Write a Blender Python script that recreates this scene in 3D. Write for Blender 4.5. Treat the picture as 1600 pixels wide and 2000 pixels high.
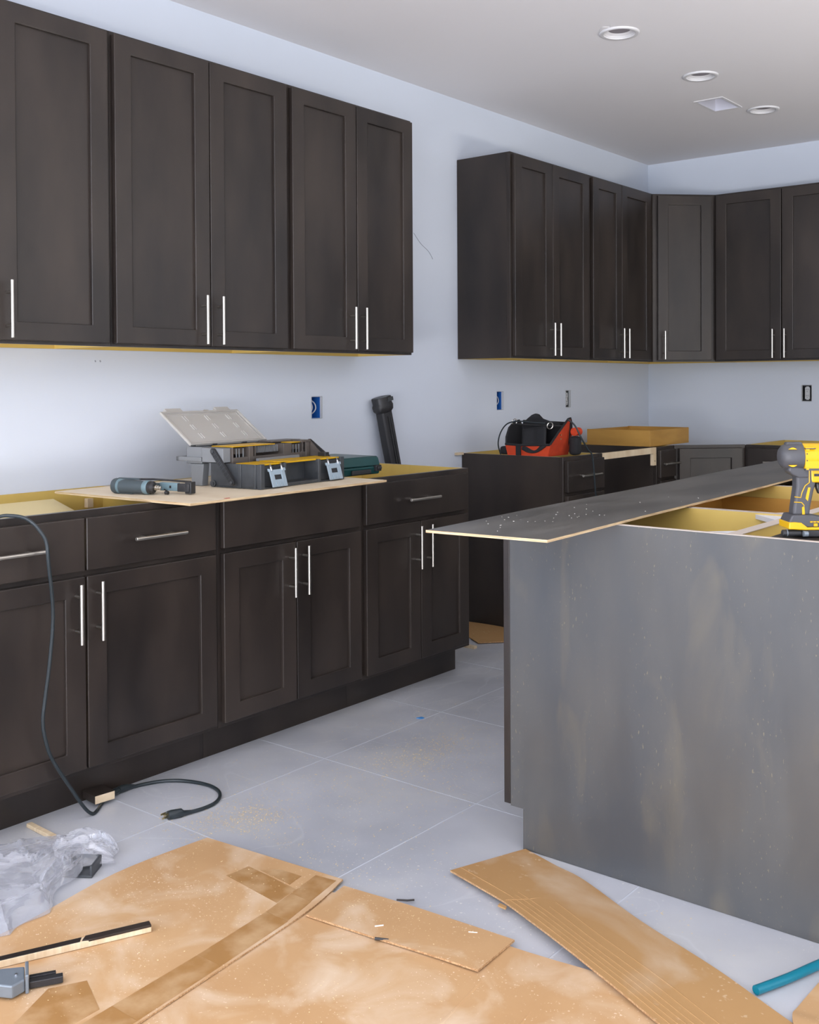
import bpy, bmesh, math, random
from mathutils import Vector, Matrix
from mathutils.geometry import tessellate_polygon
random.seed(7)
S = bpy.context.scene
for o in list(bpy.data.objects): bpy.data.objects.remove(o)
C = S.collection
PI = math.pi

# ------------------------------------------------------------------ camera
cd = bpy.data.cameras.new('camera'); cam = bpy.data.objects.new('camera', cd); C.objects.link(cam)
right = Vector((0.7777676, 0.62852724, -0.00557309)); down = Vector((0.0043253, -0.01421825, -0.99988956)); fwd = Vector((-0.62853707, 0.7776576, -0.01377706))
mw = Matrix.Identity(4)
for i in range(3):
    mw[i][0] = right[i]; mw[i][1] = -down[i]; mw[i][2] = -fwd[i]
mw[0][3], mw[1][3], mw[2][3] = 3.27976, 0.0, 1.23515
cam.matrix_world = mw
cd.sensor_fit = 'HORIZONTAL'; cd.sensor_width = 36.0; cd.lens = 2080.04 * 36 / 1600
cd.shift_y = -220.43 / 1600; cd.clip_start = 0.05
S.camera = cam

# ------------------------------------------------------------------ world, light, exposure
S.view_settings.view_transform = 'Standard'; S.view_settings.look = 'None'
S.view_settings.gamma = 1; S.view_settings.use_curve_mapping = False
S.view_settings.exposure = 0.10
W = bpy.data.worlds.new('sky'); S.world = W; W.use_nodes = True
bg = W.node_tree.nodes['Background']; bg.inputs[0].default_value = (0.78, 0.88, 1.0, 1); bg.inputs[1].default_value = 1.0
def area(name, loc, rot, sx, sy, power, col):
    l = bpy.data.lights.new(name, 'AREA'); l.shape = 'RECTANGLE'; l.size = sx; l.size_y = sy; l.energy = power; l.color = col
    o = bpy.data.objects.new(name, l); C.objects.link(o); o.location = loc; o.rotation_euler = rot
    return o
# daylight coming in through the glazed opening in the wall behind the camera, and through the one on the right; the two upward fills are added
area('daylight_front', (3.3, -4.58, 1.75), (PI/2, 0, 0), 5.0, 1.7, 128, (0.81, 0.89, 1.0))
area('bounce_fill_front', (3.6, -2.6, .30), (PI/2+1.3, 0, 0), 4.4, 1.2, 420, (.985, 0.965, 1.0))  # added upward fill inside the room, stands in for light bounced off the ground
area('bounce_fill_right', (5.3, 3.9, .25), (PI, 0, 0), 1.0, 3.0, 130, (1.0, 0.93, 0.82))  # added warm fill just above the floor, facing up to lift ceiling and walls
area('daylight_glass_door', (6.06, 4.7, 1.25), (PI/2, 0, PI/2), 1.8, 2.2, 8, (1.0, 0.95, 0.90))

# ------------------------------------------------------------------ materials
def srgb(r, g, b):
    f = lambda c: (c/255/12.92) if c/255 <= .04045 else ((c/255+.055)/1.055)**2.4
    return (f(r), f(g), f(b), 1)
def mat(name, col, rough=.5, metal=0, spec=.5, col2=None, nscale=6, stretch=(1,1,1), bump=0, bscale=60, coat=0, contrast=(.35,.65), rvar=0, trans=0, alpha=1):
    m = bpy.data.materials.new(name); m.use_nodes = True; nt = m.node_tree; N = nt.nodes; L = nt.links
    p = N['Principled BSDF']; p.inputs['Base Color'].default_value = col
    p.inputs['Roughness'].default_value = rough; p.inputs['Metallic'].default_value = metal
    p.inputs['Specular IOR Level'].default_value = spec; p.inputs['Coat Weight'].default_value = coat
    p.inputs['Coat Roughness'].default_value = .25
    p.inputs['Transmission Weight'].default_value = trans; p.inputs['Alpha'].default_value = alpha
    if col2 or bump:
        tc = N.new('ShaderNodeTexCoord'); oi = N.new('ShaderNodeObjectInfo')
        add = N.new('ShaderNodeVectorMath'); add.operation = 'ADD'
        L.new(tc.outputs['Object'], add.inputs[0])
        mu = N.new('ShaderNodeMath'); mu.operation = 'MULTIPLY'; mu.inputs[1].default_value = 37
        L.new(oi.outputs['Random'], mu.inputs[0]); L.new(mu.outputs[0], add.inputs[1])
        mp = N.new('ShaderNodeMapping'); mp.inputs['Scale'].default_value = stretch
        L.new(add.outputs[0], mp.inputs['Vector'])
    if col2:
        n = N.new('ShaderNodeTexNoise'); n.inputs['Scale'].default_value = nscale; n.inputs['Detail'].default_value = 5
        L.new(mp.outputs[0], n.inputs['Vector'])
        r = N.new('ShaderNodeValToRGB'); r.color_ramp.elements[0].position = contrast[0]; r.color_ramp.elements[1].position = contrast[1]
        r.color_ramp.elements[0].color = col; r.color_ramp.elements[1].color = col2
        L.new(n.outputs['Fac'], r.inputs[0]); L.new(r.outputs[0], p.inputs['Base Color'])
        if rvar:
            mr = N.new('ShaderNodeMapRange'); mr.inputs['To Min'].default_value = rough-rvar; mr.inputs['To Max'].default_value = rough+rvar
            L.new(n.outputs['Fac'], mr.inputs['Value']); L.new(mr.outputs[0], p.inputs['Roughness'])
    if bump:
        b = N.new('ShaderNodeTexNoise'); b.inputs['Scale'].default_value = bscale; b.inputs['Detail'].default_value = 3
        L.new(mp.outputs[0], b.inputs['Vector'])
        bp = N.new('ShaderNodeBump'); bp.inputs['Strength'].default_value = bump; bp.inputs['Distance'].default_value = .002
        L.new(b.outputs['Fac'], bp.inputs['Height']); L.new(bp.outputs[0], p.inputs['Normal'])
    return m
def lin(r, g, b): return (r, g, b, 1)
M = {}
M['paint'] = mat('wall_paint', lin(.655,.70,.775), .75, spec=.2, col2=lin(.64,.685,.76), nscale=1.5, bump=.05, bscale=150)
M['ceil'] = mat('ceiling_paint', lin(.82,.80,.81), .85, spec=.1, bump=.05, bscale=120)
M['wood'] = mat('espresso_stained_maple', lin(.0175,.0140,.0125), .34, spec=.42, col2=lin(.042,.032,.026), nscale=3.2, stretch=(1.6,1.6,.6), bump=.06, bscale=40, contrast=(.3,.7), rvar=.06)
M['endwood'] = mat('dusty_stained_panel', lin(.060,.062,.066), .40, spec=.55, col2=lin(.10,.094,.082), nscale=3.5, stretch=(1.8,1,.8), bump=.05, bscale=30, contrast=(.35,.75), rvar=.08)
M['plytop'] = mat('grey_stained_plywood_face', lin(.075,.072,.066), .36, spec=.5, col2=lin(.13,.125,.115), nscale=4, stretch=(3,.6,1), bump=.06, bscale=30, rvar=.08)
M['maple'] = mat('cabinet_interior_maple', lin(.66,.47,.12), .5, col2=lin(.60,.42,.11), nscale=5, stretch=(1,1,.3))
M['orange'] = mat('amber_birch', lin(.50,.27,.055), .5, col2=lin(.42,.22,.04), nscale=5, stretch=(1,1,4))
M['raw'] = mat('raw_pine', lin(.76,.63,.44), .6, col2=lin(.64,.49,.31), nscale=12, stretch=(8,1,1))
M['rawdark'] = mat('pale_particle_edge', lin(.55,.48,.42), .7)
M['tanply'] = mat('sanded_plywood', lin(.86,.74,.56), .55, col2=lin(.78,.65,.47), nscale=5, stretch=(.6,3,1), bump=.04)
M['plyedge'] = mat('plywood_edge', lin(.70,.55,.33), .6, col2=lin(.38,.24,.12), nscale=60, stretch=(.2,.2,8))
M['white'] = mat('white_melamine', lin(.72,.72,.74), .4)
M['nickel'] = mat('brushed_nickel', lin(.56,.53,.48), .30, metal=1)
M['steel'] = mat('steel', lin(.62,.63,.65), .35, metal=1)
M['brass'] = mat('brass', lin(.75,.62,.35), .3, metal=1)
M['black'] = mat('black_plastic', lin(.022,.022,.024), .42)
M['rubber'] = mat('black_rubber_cord', lin(.02,.028,.032), .38)
M['fabric'] = mat('black_nylon', lin(.012,.012,.014), .85, bump=.3, bscale=400)
M['redfab'] = mat('orange_red_canvas', lin(.60,.055,.010), .8, col2=lin(.48,.04,.008), nscale=20, bump=.2, bscale=500)
M['grey'] = mat('charcoal_plastic', lin(.038,.042,.047), .42, col2=lin(.055,.06,.065), nscale=20)
M['midgrey'] = mat('grey_plastic', lin(.20,.21,.22), .45)
M['browngrey'] = mat('smoked_grey_plastic', lin(.10,.085,.075), .4)
M['latch'] = mat('silver_blue_latch_plastic', lin(.36,.45,.52), .35, metal=.25)
M['yellow'] = mat('yellow_plastic', lin(.66,.375,.0), .4)
M['dkgrey'] = mat('drill_dark_grey', lin(.062,.062,.068), .5)
M['green'] = mat('dark_green_plastic', lin(.010,.055,.055), .3)
M['bluegrey'] = mat('blue_grey_enamel', lin(.15,.23,.26), .35)
M['slate'] = mat('slate_rubber_grip', lin(.06,.08,.09), .6)
M['lid'] = mat('frosted_clear_plastic', lin(.62,.60,.56), .3, alpha=.62)
M['lidrib'] = mat('lid_rib_plastic', lin(.58,.57,.55), .3)
M['shelf'] = mat('pale_yellow_shelf', lin(.72,.60,.31), .5)
M['blue'] = mat('blue_box_plastic', lin(.015,.12,.44), .5)
M['device'] = mat('white_device_plastic', lin(.60,.61,.62), .4)
M['boxgrey'] = mat('grey_box_plastic', lin(.16,.17,.17), .5)
M['teal'] = mat('teal_hose_rubber', lin(.0,.16,.23), .35)
M['lens'] = mat('lamp_lens', lin(.24,.22,.24), .6)
M['trimw'] = mat('lamp_trim_white', lin(.74,.73,.74), .35)
M['duct'] = mat('duct_lining', lin(.66,.66,.74), .5)
M['grout'] = mat('grout', lin(.60,.63,.68), .8)
M['tape'] = mat('packing_tape', lin(.38,.20,.07), .35, col2=lin(.55,.36,.19), nscale=14, contrast=(.42,.72))
M['bluetape'] = mat('blue_tape', lin(.05,.25,.60), .6)
M['metalgrey'] = mat('grey_cast_metal', lin(.20,.235,.27), .4, metal=.3)
M['chip'] = mat('sawdust', lin(.82,.66,.38), .8)
M['chipw'] = mat('white_specks', lin(.85,.83,.78), .8)
M['scratch'] = mat('pencil_mark', lin(.30,.32,.36), .8)

def dusty(name, base, base2, dust, s1, lo, hi, fleck, rough=.75, stretch=(1,1,1), spec=.3, world=True, amt=.8):
    """base colour variation + pale dust patches + fine flecks"""
    m = bpy.data.materials.new(name); m.use_nodes = True; nt = m.node_tree; N = nt.nodes; L = nt.links
    p = N['Principled BSDF']; p.inputs['Specular IOR Level'].default_value = spec
    tc = N.new('ShaderNodeTexCoord'); mp = N.new('ShaderNodeMapping'); mp.inputs['Scale'].default_value = stretch
    L.new(tc.outputs['Object'], mp.inputs['Vector'])
    def noise(scale, detail=4, vec=mp, dist=0):
        n = N.new('ShaderNodeTexNoise'); n.inputs['Scale'].default_value = scale; n.inputs['Detail'].default_value = detail; n.inputs['Distortion'].default_value = dist
        L.new(vec.outputs[0], n.inputs['Vector']); return n
    def ramp(n, a, b, ca=(0,0,0,1), cb=(1,1,1,1)):
        r = N.new('ShaderNodeValToRGB'); r.color_ramp.elements[0].position = a; r.color_ramp.elements[1].position = b
        r.color_ramp.elements[0].color = ca; r.color_ramp.elements[1].color = cb; L.new(n.outputs['Fac'], r.inputs[0]); return r
    def mix(f, a, b, k=1):
        x = N.new('ShaderNodeMix'); x.data_type = 'RGBA'
        mm = N.new('ShaderNodeMath'); mm.operation = 'MULTIPLY'; mm.inputs[1].default_value = k
        L.new(f.outputs[0], mm.inputs[0]); L.new(mm.outputs[0], x.inputs[0])
        for s, v in ((6, a), (7, b)):
            if isinstance(v, tuple): x.inputs[s].default_value = v
            else: L.new(v, x.inputs[s])
        return x.outputs[2]
    b = ramp(noise(s1*.6, 6), .3, .7, base, base2)
    c = mix(ramp(noise(s1, 8, dist=.6), lo, hi), b.outputs[0], dust, amt)
    f1 = ramp(noise(fleck, 2), .66, .70)
    f2 = ramp(noise(s1*.9, 3), .45, .6)
    mm = N.new('ShaderNodeMath'); mm.operation = 'MULTIPLY'; L.new(f1.outputs[0], mm.inputs[0]); L.new(f2.outputs[0], mm.inputs[1])
    c = mix(mm, c, tuple(min(1, v*1.15) for v in dust[:3])+(1,), .7)
    L.new(c, p.inputs['Base Color'])
    r = N.new('ShaderNodeMapRange'); r.inputs['To Min'].default_value = rough-.1; r.inputs['To Max'].default_value = rough+.1
    L.new(f2.outputs[0], r.inputs['Value']); L.new(r.outputs[0], p.inputs['Roughness'])
    return m
M['card'] = dusty('dusty_cardboard', lin(.49,.29,.135), lin(.56,.35,.175), lin(.72,.58,.43), 6.5, .47, .76, 160, .8)
M['cardclean'] = dusty('brown_cardboard', lin(.43,.245,.10), lin(.48,.285,.12), lin(.60,.46,.32), 2.5, .58, .70, 60, .75, stretch=(1,1,1), amt=.6)
M['endwood'] = dusty('dusty_stained_panel', lin(.056,.060,.066), lin(.088,.085,.080), lin(.185,.155,.10), 3.6, .56, .80, 70, .42, stretch=(2.4,1,.8), spec=.55, amt=.45)
def tile_material():
    m = dusty('grey_stone_tile', lin(.38,.395,.43), lin(.56,.575,.615), lin(.63,.62,.58), 3.0, .47, .82, 110, .42, stretch=(1,1,1), spec=.5, amt=.5)
    nt = m.node_tree; N = nt.nodes; L = nt.links
    tc = [n for n in N if n.type == 'TEX_COORD'][0]; mp = [n for n in N if n.type == 'MAPPING'][0]
    geo = N.new('ShaderNodeNewGeometry')     # tiles share a mesh, so the stone pattern follows the place of each tile
    for l in list(mp.inputs[0].links): L.remove(l)
    L.new(geo.outputs['Position'], mp.inputs[0])
    # thin pale veins
    v = N.new('ShaderNodeTexNoise'); v.inputs['Scale'].default_value = 1.3; v.inputs['Detail'].default_value = 3; v.inputs['Distortion'].default_value = 1.2
    L.new(mp.outputs[0], v.inputs['Vector'])
    r = N.new('ShaderNodeValToRGB'); e = r.color_ramp.elements
    e[0].position = .494; e[0].color = (0,0,0,1); e[1].position = .5; e[1].color = (1,1,1,1)
    k = r.color_ramp.elements.new(.506); k.color = (0,0,0,1)
    L.new(v.outputs['Fac'], r.inputs[0])
    p = N['Principled BSDF']; src = p.inputs['Base Color'].links[0].from_socket
    x = N.new('ShaderNodeMix'); x.data_type = 'RGBA'; mm = N.new('ShaderNodeMath'); mm.operation = 'MULTIPLY'; mm.inputs[1].default_value = .3
    L.new(r.outputs[0], mm.inputs[0]); L.new(mm.outputs[0], x.inputs[0]); L.new(src, x.inputs[6]); x.inputs[7].default_value = (.62,.64,.66,1)
    L.new(x.outputs[2], p.inputs['Base Color'])
    return m
M['tile'] = tile_material()
def film_material():
    m = bpy.data.materials.new('clear_plastic_film'); m.use_nodes = True; nt = m.node_tree; N = nt.nodes; L = nt.links
    out = N['Material Output']; N.remove(N['Principled BSDF'])
    t = N.new('ShaderNodeBsdfTransparent'); t.inputs[0].default_value = (.97,.975,.99,1)
    g = N.new('ShaderNodeBsdfGlossy'); g.inputs['Roughness'].default_value = .12; g.inputs[0].default_value = (1,1,1,1)
    d = N.new('ShaderNodeBsdfDiffuse'); d.inputs[0].default_value = (.80,.82,.88,1)
    lw = N.new('ShaderNodeLayerWeight'); lw.inputs[0].default_value = .45
    a = N.new('ShaderNodeMixShader'); a.inputs[0].default_value = .45; L.new(g.outputs[0], a.inputs[1]); L.new(d.outputs[0], a.inputs[2])
    mr = N.new('ShaderNodeMapRange'); mr.inputs['To Min'].default_value = .11; mr.inputs['To Max'].default_value = .8
    L.new(lw.outputs['Facing'], mr.inputs[0])
    b = N.new('ShaderNodeMixShader'); L.new(mr.outputs[0], b.inputs[0]); L.new(t.outputs[0], b.inputs[1]); L.new(a.outputs[0], b.inputs[2])
    L.new(b.outputs[0], out.inputs[0]); return m
M['film'] = film_material()

# ------------------------------------------------------------------ mesh helpers
class MB:
    def __init__(s): s.bm = bmesh.new()
    def face(s, vs, mi=0):
        try:
            f = s.bm.faces.new(vs); f.material_index = mi; return f
        except ValueError: return None
    def box(s, x0, x1, y0, y1, z0, z1, mi=0, sides=None, xf=None):
        co = [(x, y, z) for z in (z0, z1) for y in (y0, y1) for x in (x0, x1)]
        v = [s.bm.verts.new(xf(Vector(c)) if xf else c) for c in co]
        F = {'z-': (0,2,3,1), 'z+': (4,5,7,6), 'y-': (0,1,5,4), 'y+': (2,6,7,3), 'x-': (0,4,6,2), 'x+': (1,3,7,5)}
        for k, ix in F.items(): s.face([v[i] for i in ix], (sides or {}).get(k, mi))
        return s
    def prism(s, poly, a0, a1, axis='z', mi=0, xf=None):
        def mk(p, a):
            if axis == 'z': c = (p[0], p[1], a)
            elif axis == 'y': c = (p[0], a, p[1])
            else: c = (a, p[0], p[1])
            c = Vector(c); return s.bm.verts.new(xf(c) if xf else c)
        A = [mk(p, a0) for p in poly]; B = [mk(p, a1) for p in poly]; n = len(poly)
        s.face(A[::-1], mi); s.face(B, mi)
        for i in range(n): s.face([A[i], A[(i+1) % n], B[(i+1) % n], B[i]], mi)
        return s
    def tube(s, pts, r, seg=10, mi=0, cap=True, flat=1.0):
        pts = [Vector(p) for p in pts]; rings = []; up = None
        for i, p in enumerate(pts):
            d = (pts[min(i+1, len(pts)-1)] - pts[max(i-1, 0)]).normalized()
            if up is None:
                up = Vector((0,0,1)) if abs(d.z) < .9 else Vector((1,0,0))
            a = d.cross(up).normalized(); b = a.cross(d).normalized(); up = b
            rr = r[i] if isinstance(r, (list, tuple)) else r
            rings.append([s.bm.verts.new(p + a*math.cos(2*PI*k/seg)*rr + b*math.sin(2*PI*k/seg)*rr*flat) for k in range(seg)])
        for A, B in zip(rings, rings[1:]):
            for k in range(seg): s.face([A[k], A[(k+1) % seg], B[(k+1) % seg], B[k]], mi)
        if cap: s.face(rings[0][::-1], mi); s.face(rings[-1], mi)
        return s
    def lathe(s, prof, origin=(0,0,0), axis='x', seg=24, mi=0, squash=(1,1), cap=True):
        """prof: (along, radius)"""
        o = Vector(origin); rings = []
        for a, r in prof:
            ring = []
            for k in range(seg):
                c, sn = math.cos(2*PI*k/seg)*r*squash[0], math.sin(2*PI*k/seg)*r*squash[1]
                v = {'x': (a, c, sn), 'y': (c, a, sn), 'z': (c, sn, a)}[axis]
                ring.append(s.bm.verts.new(o + Vector(v)))
            rings.append(ring)
        for A, B in zip(rings, rings[1:]):
            for k in range(seg): s.face([A[k], A[(k+1) % seg], B[(k+1) % seg], B[k]], mi)
        if cap and prof[0][1] > 1e-4: s.face(rings[0][::-1], mi)
        if cap and prof[-1][1] > 1e-4: s.face(rings[-1], mi)
        return s
    def poly_holes(s, loops, fn, mi=0):
        """planar polygon with holes; fn maps 2D to 3D"""
        tri = tessellate_polygon([[Vector((x, y, 0)) for x, y in l] for l in loops])
        v = [s.bm.verts.new(fn(x, y)) for l in loops for x, y in l]
        for t in tri: s.face([v[i] for i in t], mi)
        return s
    def grid(s, fn, nu, nv, mi=0):
        v = [[s.bm.verts.new(fn(i/nu, j/nv)) for j in range(nv+1)] for i in range(nu+1)]
        for i in range(nu):
            for j in range(nv): s.face([v[i][j], v[i+1][j], v[i+1][j+1], v[i][j+1]], mi)
        return s
    def build(s, name, mats, parent=None, bevel=0, smooth=False, angle=35, seg=2, solid=0, noflip=False, loc=None, rot=None):
        if not noflip: bmesh.ops.recalc_face_normals(s.bm, faces=s.bm.faces)
        me = bpy.data.meshes.new(name); s.bm.to_mesh(me); s.bm.free()
        if not isinstance(mats, (list, tuple)): mats = [mats]
        for m in mats: me.materials.append(M[m] if isinstance(m, str) else m)
        o = bpy.data.objects.new(name, me); C.objects.link(o)
        if parent: o.parent = parent
        if loc: o.location = loc
        if rot: o.rotation_euler = rot
        if smooth:
            for p in me.polygons: p.use_smooth = True
            me.set_sharp_from_angle(angle=math.radians(angle))
        if solid:
            d = o.modifiers.new('solid', 'SOLIDIFY'); d.thickness = solid; d.offset = 0
        if bevel:
            b = o.modifiers.new('bevel', 'BEVEL'); b.width = bevel; b.segments = seg; b.limit_method = 'ANGLE'; b.angle_limit = math.radians(40)
        return o
def tag(o, label=None, cat=None, group=None, kind=None):
    if label: o['label'] = label
    if cat: o['category'] = cat
    if group: o['group'] = group
    if kind: o['kind'] = kind
    return o
def thing(name, label, cat, loc=(0,0,0), rz=0, group=None):
    o = bpy.data.objects.new(name, None); C.objects.link(o); o.location = loc; o.rotation_euler = (0,0,rz); o.empty_display_size = .05
    return tag(o, label, cat, group)
def struct(name, mb, m, parent=None, label=None, **k):
    o = mb.build(name, m, parent, **k)
    if parent is None: o['kind'] = 'structure'
    if label: o['label'] = label
    return o
def catmull(pts, n=8):
    P = [Vector(p) for p in pts]; out = []
    for i in range(len(P)-1):
        p0 = P[max(i-1,0)]; p1 = P[i]; p2 = P[i+1]; p3 = P[min(i+2, len(P)-1)]
        for k in range(n):
            t = k/n
            out.append(.5*((2*p1)+(p2-p0)*t+(2*p0-5*p1+4*p2-p3)*t*t+(3*p1-p0-3*p2+p3)*t*t*t))
    out.append(P[-1]); return out

# ------------------------------------------------------------------ room shell
YB, XR, YF, ZC = 6.64, 6.1, -4.5, 2.709
rect = lambda x0, x1, y0, y1: [(x0,y0),(x1,y0),(x1,y1),(x0,y1)]
circ = lambda x, y, r, n=40: [(x+r*math.cos(2*PI*k/n), y+r*math.sin(2*PI*k/n)) for k in range(n)]
OUT = [(3.372, 3.440, 1.087, 1.184), (4.815, 4.880, 1.093, 1.194), (5.545, 5.605, 1.093, 1.194)]
struct('wall_left', MB().poly_holes([rect(YF, YB, 0, ZC)] + [rect(*q) for q in OUT], lambda a, b: (0, a, b)), 'paint', noflip=True)
struct('wall_back', MB().poly_holes([rect(0, XR, 0, ZC), rect(1.029, 1.090, 1.118, 1.218)], lambda a, b: (a, YB, b)), 'paint')
WF = (0.6, 5.85, .05, 2.62)
struct('wall_front', MB().poly_holes([rect(0, XR, 0, ZC), rect(*WF)], lambda a, b: (a, YF, b)), 'paint')
WR = (3.3, 5.7, .08, 2.42)
struct('wall_right', MB().poly_holes([rect(YF, YB, 0, ZC), rect(*WR)], lambda a, b: (XR, a, b)), 'paint')
LAMPS = [(1.145, 4.059), (1.146, 4.876), (1.144, 5.696)]
VENT = (.935, 1.065, 5.31, 5.55)
struct('ceiling', MB().poly_holes([rect(0, XR, YF, YB)] + [circ(x, y, .066) for x, y in LAMPS] + [rect(*VENT)], lambda a, b: (a, b, ZC)), 'ceil')
# window frames of the two openings
def win(name, x0, x1, z0, z1, fn, nm):
    b = MB()
    for q in ((x0, x1, z0, z0+.05), (x0, x1, z1-.05, z1), (x0, x0+.05, z0+.05, z1-.05), (x1-.05, x1, z0+.05, z1-.05)):
        b.box(q[0], q[1], -.05, .03, q[2], q[3], xf=fn)
    for k in range(1, nm):
        x = x0+(x1-x0)*k/nm; b.box(x-.03, x+.03, -.04, .02, z0+.05, z1-.05, xf=fn)
    struct(name, b, 'trimw')
win('window_1', *WF, lambda v: Vector((v.x, YF+v.y, v.z)), 3)
win('window_2', *WR, lambda v: Vector((XR+v.y, v.x, v.z)), 2)
# floor: slab with grout, every tile its own piece
fl = struct('floor', MB().box(0, XR, YF, YB, -.06, -.0008), 'grout')
tx = [-.0 + .0, .245, .855, 1.467, 2.080, 2.690, 3.300, 3.91, 4.52, 5.13, 5.74, XR]
ty = [1.264, 1.902, 2.543, 3.178, 3.815, 4.452, 5.089, 5.726, 6.363, YB]
ty = [YF, -3.832, -3.195, -2.558, -1.921, -1.284, -.647, -.01, .627] + ty
meshes = {}
for i in range(len(tx)-1):
    for j in range(len(ty)-1):
        w, h = tx[i+1]-tx[i], ty[j+1]-ty[j]
        if w < .02 or h < .02: continue
        key = (round(w, 3), round(h, 3))
        if key not in meshes:
            b = MB(); g = .0024
            b.box(-w/2+g, w/2-g, -h/2+g, h/2-g, -.0006, 0)
            o = b.build('tile', 'tile', fl, bevel=0); meshes[key] = o.data
            o.location = ((tx[i]+tx[i+1])/2, (ty[j]+ty[j+1])/2, 0)
        else:
            o = bpy.data.objects.new('tile', meshes[key]); C.objects.link(o); o.parent = fl
            o.location = ((tx[i]+tx[i+1])/2, (ty[j]+ty[j+1])/2, 0)
# small marks on the left wall
wl = bpy.data.objects['wall_left']
MB().tube(catmull([(.001, 4.097, 1.98), (.001, 4.15, 1.935), (.001, 4.215, 1.90), (.001, 4.249, 1.865)]), .0012, 5).build('pencil_mark', 'scratch', wl)
MB().tube([(.0005, 2.263, 1.328), (.0005, 2.266, 1.322)], .0022, 6).build('nail_hole', 'scratch', wl)
MB().tube([(.0005, 2.284, 1.328), (.0005, 2.287, 1.322)], .0022, 6).build('nail_hole', 'scratch', wl)

# ------------------------------------------------------------------ cabinet builders
RAIL, STILE = .057, .066
def pull(parent, x, z, L, y, vertical=True, cc=.5):
    """bar pull; x,z centre on the front, y = front surface; bar stands 32 mm off"""
    b = MB(); yo = y-.031
    if vertical:
        b.tube([(x, yo, z-L/2), (x, yo, z+L/2)], .0058, 12)
        for s in (-1, 1): b.tube([(x, y, z+s*L*.29), (x, yo, z+s*L*.29)], .0045, 10)
    else:
        b.tube([(x-L/2, yo, z), (x+L/2, yo, z)], .0058, 12)
        for s in (-1, 1): b.tube([(x+s*L*.29, y, z), (x+s*L*.29, yo, z)], .0045, 10)
    return b.build('handle', 'nickel', parent, bevel=.0008, smooth=True)
def frame(b, x0, x1, z0, z1, ya, yb, xf=None):
    V = {}
    for n, y in (('f', ya), ('b', yb)):
        for r, e, h in (('o', 0, 0), ('i', STILE, RAIL)):
            V[n+r] = [b.bm.verts.new(xf(Vector(c)) if xf else c) for c in ((x0+e, y, z0+h), (x1-e, y, z0+h), (x1-e, y, z1-h), (x0+e, y, z1-h))]
    for i in range(4):
        j = (i+1) % 4
        b.face([V['fo'][i], V['fo'][j], V['fi'][j], V['fi'][i]]); b.face([V['bo'][j], V['bo'][i], V['bi'][i], V['bi'][j]])
        b.face([V['fo'][j], V['fo'][i], V['bo'][i], V['bo'][j]]); b.face([V['fi'][i], V['fi'][j], V['bi'][j], V['bi'][i]])
def door(parent, x0, x1, z0, z1, yf, handle=None, hz=None, name='door'):
    """shaker door, back at yf, front at yf-.02"""
    t = .020; b = MB(); frame(b, x0, x1, z0, z1, yf-t, yf)
    d = b.build(name, 'wood', parent, bevel=.0026, seg=3)
    MB().box(x0+STILE-.004, x1-STILE+.004, yf-t+.010, yf-.004, z0+RAIL-.004, z1-RAIL+.004).build('door_panel', 'wood', d)
    if handle is not None: pull(d, handle, hz, .172, yf-t)
    return d
def slab(parent, x0, x1, z0, z1, yf, handle=None, L=.192, name='drawer_front'):
    d = MB().box(x0, x1, yf-.02, yf, z0, z1).build(name, 'wood', parent, bevel=.003, seg=3)
    if handle is not None: pull(d, handle, (z0+z1)/2, L, yf-.02, False)
    return d
def carcass(t, w, dep, z0, z1, toe=0, top=False, bottom_up=.0, end='both', mid=None):
    """box: x 0..w, y 0 (back) .. -dep (back face of face frame); face frame .02 in front"""
    p = .016; g = .0006
    zb = z0 if not toe else 0
    for side in (0, 1):
        x0, x1 = (g, p) if side == 0 else (w-p, w-g)
        sid = {'x+': 1} if side == 0 else {'x-': 1}
        sid['z+'] = 2; 
        if not toe: sid['z-'] = 1
        if toe:
            poly = [(-.003, 0), (-.003, z1), (-dep, z1), (-dep, toe), (-dep-.02+.075, toe), (-dep-.02+.075, 0)]
            b = MB().prism(poly, x0, x1, axis='x')
            b.bm.normal_update(); bmesh.ops.recalc_face_normals(b.bm, faces=b.bm.faces); b.bm.normal_update()
            for f in b.bm.faces:
                if side == 0 and f.normal.x > .9: f.material_index = 1
                if side == 1 and f.normal.x < -.9: f.material_index = 1
                if f.normal.z > .9: f.material_index = 2
        else:
            b = MB().box(x0, x1, -dep, -.003, z0, z1, sides=sid)
        b.build('side_panel', ['wood', 'maple', 'rawdark' if toe else 'wood'], t)
    zbot = (toe if toe else z0)+bottom_up
    MB().box(p, w-p, -dep, -.012, zbot, zbot+.014).build('bottom_panel', 'maple', t)
    MB().box(p, w-p, -.012, -.004, (toe if toe else z0), z1-(.016 if top else 0)).build('back_panel', 'maple', t)
    if top: MB().box(p, w-p, -dep, -.003, z1-.015, z1).build('top_panel', 'wood', t)
    if not toe: MB().box(p, w-p, -.028, -.012, z0, z0+bottom_up).build('hanging_rail', 'maple', t)
    # face frame
    b = MB(); f0, f1 = -dep-.02, -dep; zt = toe if toe else z0
    b.box(g, .038, f0, f1, zt, z1); b.box(w-.038, w-g, f0, f1, zt, z1)
    b.box(.038, w-.038, f0, f1, z1-.036, z1, sides={'y+': 1}); b.box(.038, w-.038, f0, f1, zt, zt+.034, sides={'y+': 1})
    if mid: b.box(.038, w-.038, f0, f1, mid-.018, mid+.018)
    b.build('face_frame', ['wood', 'maple'], t, bevel=.0008)
    if toe: MB().box(p if end != 'none' else 0, w-p, -dep-.02+.075, -dep-.02+.090, 0, toe-.001).build('toe_kick', 'wood', t)
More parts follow.
